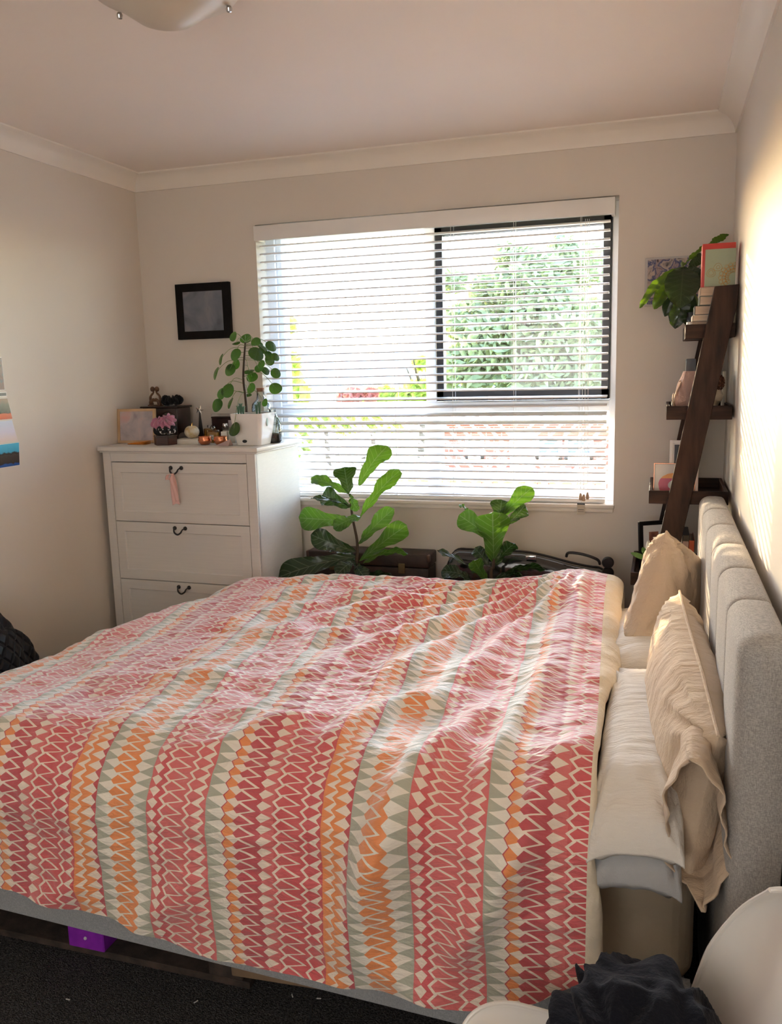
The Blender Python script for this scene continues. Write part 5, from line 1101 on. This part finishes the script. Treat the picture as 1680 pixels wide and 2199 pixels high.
b = B()
for k in range(16): tube(b, [V((X4(1461)-.001+.003*math.cos(t), 3.249+.003*math.sin(t), z4+.012+k*.009)) for t in [2*PI*q/8 for q in range(9)]], .0006, 4)
mk('spiral', b, m_silver, nb)
bn = upright('binder', 'pale pink binder with a black top edge on the lower shelf', X4(1466.5), X4(1480), 3.25, 3.42, .160, mat('blush_card', (.60, .46, .42), .5))
b = B(); box(b, X4(1466.5), X4(1481), 3.248, 3.42, z4+.145, z4+.168, .001, 1); mk('black_band', b, m_black, bn, angle=30)
b = B(); lathe(b, [(0, 0), (.004, 0), (.004, .002), (0, .002)], (0, 0, 0), 12, Matrix.Translation((X4(1473), 3.249, z4+.09)) @ Matrix.Rotation(PI/2, 4, 'X')); mk('finger_hole', b, m_black, bn)
upright('book', 'orange book with a pink top next to the headboard on the lower shelf', X4(1480.5), X4(1492), 3.24, 3.40, .150, mat('orange_card', (.62, .11, .03), .5))
tl = empty('tulip', AY(1392, 1197, 3.20), 'white tulip bud with green leaves beside the black frame', 'flower'); tz = AY(1392, 1197, 3.20)
m_tg = mat('tulip_green', (.10, .22, .05), .5); m_tw = mat('tulip_white', (.85, .84, .74), .5)
b = B(); tube(b, smooth_pts([V((tz.x+.012, 3.24, z4+.002)), V((tz.x+.008, 3.22, z4+.02)), tz+V((.0, 0, .006))]), .003, 6); mk('stem', b, m_tg, tl)
c_ = AY(1393, 1180, 3.20)
for k in range(6):
    a = k*PI/3; bm = B()
    def f(u, v, a=a): k_ = (2*u-1)*.75; r_ = .0095*math.sin(PI*min(1, v*.8+.12))**.7+.001; w_ = (1-abs(2*v-1)**3*.8); return V((c_.x+r_*math.cos(a+k_*w_), c_.y+r_*math.sin(a+k_*w_), c_.z-.026+.056*v+.004*(1-k_*k_)*v))
    grid(bm, f, 6, 10); mk('petal', bm, m_tw, tl, angle=None)
for (u1, v1, dt) in ((1355, 1187, -.02), (1405, 1172, .02), (1380, 1175, -.02)):
    leaf(tl, m_fig if False else m_tg, (1392, 1201), (u1, v1), 11, 3.20, dt, shape=OVAL, bow=.05, wave=.001)
# ================================================================== PLANTS, CASES BEHIND THE BED
m_potb = mat('black_nursery_pot', (.02, .02, .02), .5)
def fig(label, px_, Yp, stem_px, leaves, dark):
    c = AY(px_, 1245, Yp); c.z = 0; t = empty('fiddle_leaf_fig', c, label, 'potted plant', 'fiddle leaf figs behind the bed'); r_ = .075
    b = B(); lathe(b, [(0, 0), (.055, 0), (r_, .16), (r_+.004, .16), (r_+.004, .175), (r_-.004, .175), (r_-.008, .15), (0, .15)], c, 24); mk('pot', b, m_potb, t, angle=40)
    b = B(); lathe(b, [(0, .156), (r_-.008, .154)], c, 24); mk('soil', b, m_soil, t)
    P_ = [c+V((0, 0, .15)), c+V((.01, 0, .45))]+[AY(u, v, Yp) for u, v in stem_px]
    b = B(); sp_ = smooth_pts(P_); tube(b, sp_, [.010-.006*i/len(sp_) for i in range(len(sp_))], 8); mk('stem', b, m_stem, t, angle=None)
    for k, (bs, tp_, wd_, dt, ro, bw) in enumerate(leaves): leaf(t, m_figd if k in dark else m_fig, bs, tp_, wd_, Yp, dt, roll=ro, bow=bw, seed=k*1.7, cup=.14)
    return t
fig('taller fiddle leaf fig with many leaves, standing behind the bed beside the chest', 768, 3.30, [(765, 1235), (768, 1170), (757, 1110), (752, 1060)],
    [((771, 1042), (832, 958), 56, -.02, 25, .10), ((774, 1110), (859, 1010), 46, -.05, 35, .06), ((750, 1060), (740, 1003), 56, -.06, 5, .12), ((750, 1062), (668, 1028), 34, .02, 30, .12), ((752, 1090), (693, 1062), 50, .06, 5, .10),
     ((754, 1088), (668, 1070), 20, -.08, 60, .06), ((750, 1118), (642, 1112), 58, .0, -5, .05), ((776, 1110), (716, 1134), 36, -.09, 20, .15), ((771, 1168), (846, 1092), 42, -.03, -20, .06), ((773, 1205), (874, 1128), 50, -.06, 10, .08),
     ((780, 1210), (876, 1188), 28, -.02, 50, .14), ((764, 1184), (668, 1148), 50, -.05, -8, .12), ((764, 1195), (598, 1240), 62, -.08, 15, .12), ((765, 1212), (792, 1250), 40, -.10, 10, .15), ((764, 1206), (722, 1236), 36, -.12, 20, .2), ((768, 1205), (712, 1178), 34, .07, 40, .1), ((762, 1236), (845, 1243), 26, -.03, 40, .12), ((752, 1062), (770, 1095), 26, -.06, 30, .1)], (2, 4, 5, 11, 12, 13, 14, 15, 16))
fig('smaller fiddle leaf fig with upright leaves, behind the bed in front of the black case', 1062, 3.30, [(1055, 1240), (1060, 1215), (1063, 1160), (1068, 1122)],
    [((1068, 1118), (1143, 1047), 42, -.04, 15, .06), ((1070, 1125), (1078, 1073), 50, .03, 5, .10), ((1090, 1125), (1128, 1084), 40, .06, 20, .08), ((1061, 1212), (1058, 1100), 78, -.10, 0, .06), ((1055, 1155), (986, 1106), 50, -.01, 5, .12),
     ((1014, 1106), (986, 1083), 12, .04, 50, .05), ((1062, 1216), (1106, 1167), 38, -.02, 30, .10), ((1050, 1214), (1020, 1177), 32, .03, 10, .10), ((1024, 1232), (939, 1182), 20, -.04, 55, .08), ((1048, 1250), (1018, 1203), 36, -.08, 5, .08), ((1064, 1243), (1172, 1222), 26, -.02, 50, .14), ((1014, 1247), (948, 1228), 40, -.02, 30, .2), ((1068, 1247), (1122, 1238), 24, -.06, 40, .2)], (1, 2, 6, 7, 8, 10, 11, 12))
m_trunk = mat('worn_brown_fibre', (.055, .030, .022), .55, c2=(.03, .018, .014), nsc=14, bump=.3, bsc=90)
x0, x1 = AY(662, 1200, 3.46).x, AY(920, 1200, 3.46).x; zt_ = AY(900, 1192, 3.46).z
tk = empty('trunk', ((x0+x1)/2, 3.52, 0), 'worn dark brown travelling trunk standing against the wall under the window', 'trunk')
b = B(); box(b, x0, x1, 3.46, 3.59, 0, zt_-.06, .006); mk('body', b, m_trunk, tk, angle=30); b = B(); box(b, x0-.003, x1+.003, 3.457, 3.593, zt_-.058, zt_, .008, 3); lid = mk('lid', b, m_trunk, tk, angle=30)
for k in (x0+.12, x1-.12): b = B(); box(b, k-.015, k+.015, 3.450, 3.458, zt_-.085, zt_-.040, .002, 1); mk('latch', b, mat('aged_brass', (.22, .16, .08), .5, metal=.8), lid)
for xx in (x0, x1):
    for zz_ in (0.0, zt_-.03): b = B(); box(b, xx-.006, xx+.006, 3.452, 3.48, zz_, zz_+.03, .003, 2); mk('corner_cap', b, m_brown, tk)
# black instrument-like case
x0, x1 = AY(949, 1215, 3.44).x, AY(1310, 1215, 3.44).x; zt_ = AY(1060, 1189, 3.44).z
m_gloss = mat('glossy_black_plastic', (.012, .012, .013), .12, nsc=10, coat=.6, spec=.6)
cs = empty('black_case', ((x0+x1)/2, 3.50, 0), 'glossy black hard case with rounded ends leaning under the window', 'case')
def csec(u, v):
    x = x0+(x1-x0)*u; top = zt_-.055*sm((u-.45)/.5)-.10*max(0, 1-u/.10)**2.2-.06*max(0, (u-.93)/.07)**2; a = 2*PI*v
    hh_ = top/2; sx_ = math.copysign(abs(math.cos(a))**.45, math.cos(a)); sz_ = math.copysign(abs(math.sin(a))**.32, math.sin(a)); e = min(1, math.sqrt(max(0, min(u, 1-u)/.02)))
    return V((x, 3.505+.068*sx_*(.6+.4*e), max(.003, hh_+(hh_)*sz_)))
bm = B(); g = grid(bm, csec, 60, 40); bm.faces.new([g[0][j] for j in range(40)]); bm.faces.new([g[-1][j] for j in range(40)][::-1]); bmesh.ops.remove_doubles(bm, verts=bm.verts, dist=1e-6); bmesh.ops.recalc_face_normals(bm, faces=bm.faces); mk('shell', bm, m_gloss, cs, angle=60)
b = B(); tube(b, smooth_pts([csec(i/30, .25)+V((0, .0, .001)) for i in range(31)], 2), .005, 6); mk('zip_seam', b, m_black, cs)
hA, hB_ = AY(1215, 1196, 3.44), AY(1288, 1212, 3.44); b = B(); tube(b, smooth_pts([hA+V((0, .03, -.005)), hA+V((.012, .02, .014)), hB_.lerp(hA, .5)+V((0, .02, .022)), hB_+V((-.012, .02, .016)), hB_+V((0, .03, -.006))]), .006, 8); mk('carry_handle', b, m_black, cs)
lk = AY(1140, 1196, 3.43); b = B(); box(b, lk.x-.022, lk.x+.022, 3.43, 3.445, lk.z-.012, lk.z+.006, .003, 2); mk('latch', b, m_silver, cs)
for k in (0, 1): p = AY(1306, 1208+22*k, 3.45); b = B(); lathe(b, [(0, -.010), (.020, -.010), (.024, -.004), (.024, .004), (.020, .010), (0, .010)], (0, 0, 0), 20, Matrix.Translation(p) @ Matrix.Rotation(PI/2, 4, 'X')); mk('wheel', b, m_black, cs, angle=40)
# ================================================================== LIGHT FITTING AND WALL PHOTOS
lc = V((AZ(370, 20, 2.43).x, AZ(370, 40, 2.43).y-.02, ZC)); lf_ = empty('ceiling_light', lc, 'frosted glass dome ceiling light with metal clips, switched off', 'lamp')
lz = AZ(370, 66, 2.40); lc = V((lz.x+.002, lz.y-.03, ZC))
b = B(); lathe(b, [(0, -.112), (.03, -.110), (.065, -.098), (.10, -.075), (.135, -.052), (.165, -.040), (.172, -.034), (.168, -.030), (.13, -.042), (.09, -.068), (0, -.100)], lc, 48); mk('glass_dome', b, mat('frosted_glass', (.62, .55, .46), .35, nsc=3), lf_, angle=None)
b = B(); lathe(b, [(0, 0), (.11, 0), (.11, -.02), (.06, -.03), (0, -.03)], lc, 32); mk('base_plate', b, m_white, lf_)
for (u, v) in ((266, 30), (472, 16), (370, -60)):
    d_ = AZ(u, v, 2.455)-lc; d_.z = 0; d_ = d_.normalized(); q_ = lc+d_*.150; b = B(); tube(b, [lc+d_*.10+V((0, 0, -.02)), q_+V((0, 0, -.025)), q_+V((0, 0, -.040))], .003, 6); lathe(b, [(0, -.012), (.006, -.010), (.008, -.003), (.005, .003), (0, .004)], q_+V((0, 0, -.052)), 14); mk('clip', b, m_silver, lf_)
def wallphoto(label, z0, z1, y1, mt, border=.004, y1b=None):
    y1b = y1 if y1b is None else y1b; t = empty('photo_print', (XL, 2.5, z0), label, 'photograph', 'photo prints stuck on the left wall'); b = B()
    for x_, ins in ((XL+.001, 0),):
        loft_prism(b, [(x_, 2.42, z0), (x_, y1b, z0), (x_, y1, z1), (x_, 2.42, z1)], Matrix.Identity(4), Matrix.Translation((.0008, 0, 0)))
    bmesh.ops.recalc_face_normals(b, faces=b.faces); mk('paper', b, m_white, t, smooth=False)
    b = B(); loft_prism(b, [(XL+.0019, 2.43, z0+border), (XL+.0019, y1b-border, z0+border), (XL+.0019, y1-border, z1-border), (XL+.0019, 2.43, z1-border)], Matrix.Identity(4), Matrix.Translation((.0003, 0, 0)))
    bmesh.ops.recalc_face_normals(b, faces=b.faces); mk('print', b, mt, t, smooth=False)
def gradmat(name, stops, sc=6):
    M = NT(name); tc = M.n('ShaderNodeTexCoord'); sp = M.n('ShaderNodeSeparateXYZ'); M.l(tc.outputs['Generated'], sp.inputs[0]); cr_ = M.n('ShaderNodeValToRGB'); r = cr_.color_ramp
    z = M.math('ADD', sp.outputs[2], M.math('MULTIPLY', M.math('SUBTRACT', M.noise(sc*6, 3), .5), .18)); r.elements[0].position = stops[0][0]; r.elements[0].color = stops[0][1]; r.elements[1].position = stops[-1][0]; r.elements[1].color = stops[-1][1]
    for p_, c_ in stops[1:-1]: r.elements.new(p_).color = c_
    M.l(z, cr_.inputs[0]); M.l(cr_.outputs[0], M.p.inputs['Base Color']); M.p.inputs['Roughness'].default_value = .25; return M.m
ky = AX(6, 800, XL).y
wallphoto('dark red and black photo print, highest of the wall prints at the left edge', 1.558, 1.680, ky, blotch('dark_red_photo', [srgb(40, 26, 34), srgb(110, 50, 50), srgb(60, 56, 70)], 40), .002)
wallphoto('narrow dark strip print below the red and black photo', 1.533, 1.552, ky+.008, blotch('slate_photo', [srgb(50, 52, 60), srgb(60, 62, 72)], 20), .004)
wallphoto('photo print of a black scene with a glowing orange base', 1.447, 1.529, ky+.010, gradmat('night_photo', [(0, srgb(215, 90, 50)), (.24, srgb(225, 110, 70)), (.30, srgb(30, 34, 34)), (.7, srgb(60, 70, 68)), (1, srgb(120, 80, 70))]), .002, ky+.026)
wallphoto('pale lilac photo print between the orange one and the blue one', 1.362, 1.444, ky+.022, gradmat('lilac_photo', [(0, srgb(236, 222, 216)), (.5, srgb(226, 224, 246)), (1, srgb(214, 226, 250))]), .001, ky+.042)
wallphoto('photo print of a dark timber house under a vivid blue sky, lowest on the wall', 1.268, 1.358, ky+.048, gradmat('house_photo', [(0, srgb(30, 80, 150)), (.10, srgb(40, 90, 170)), (.14, srgb(50, 40, 36)), (.5, srgb(70, 60, 54)), (.58, srgb(40, 34, 34)), (.64, srgb(60, 170, 215)), (1, srgb(80, 195, 235))], 9), .002, ky+.040)
# flecks of lint on the carpet
fk = [(146, 2147), (421, 2152), (628, 2139), (685, 2145)]
b = B(); box(b, -.006, .006, -.0015, .0015, 0, .0015)
f0 = None
for k, (u, v) in enumerate(fk):
    p = AZ(u, v, 0)
    if f0 is None: f0 = tag(mk('lint_fleck', b, m_white, None, smooth=False), 'tiny white fleck of lint on the dark carpet', 'lint', 'lint flecks on the carpet'); o = f0
    else: o = f0.copy(); COL.objects.link(o)
    o.location = (p.x, p.y, .0005); o.rotation_euler.z = k*1.1
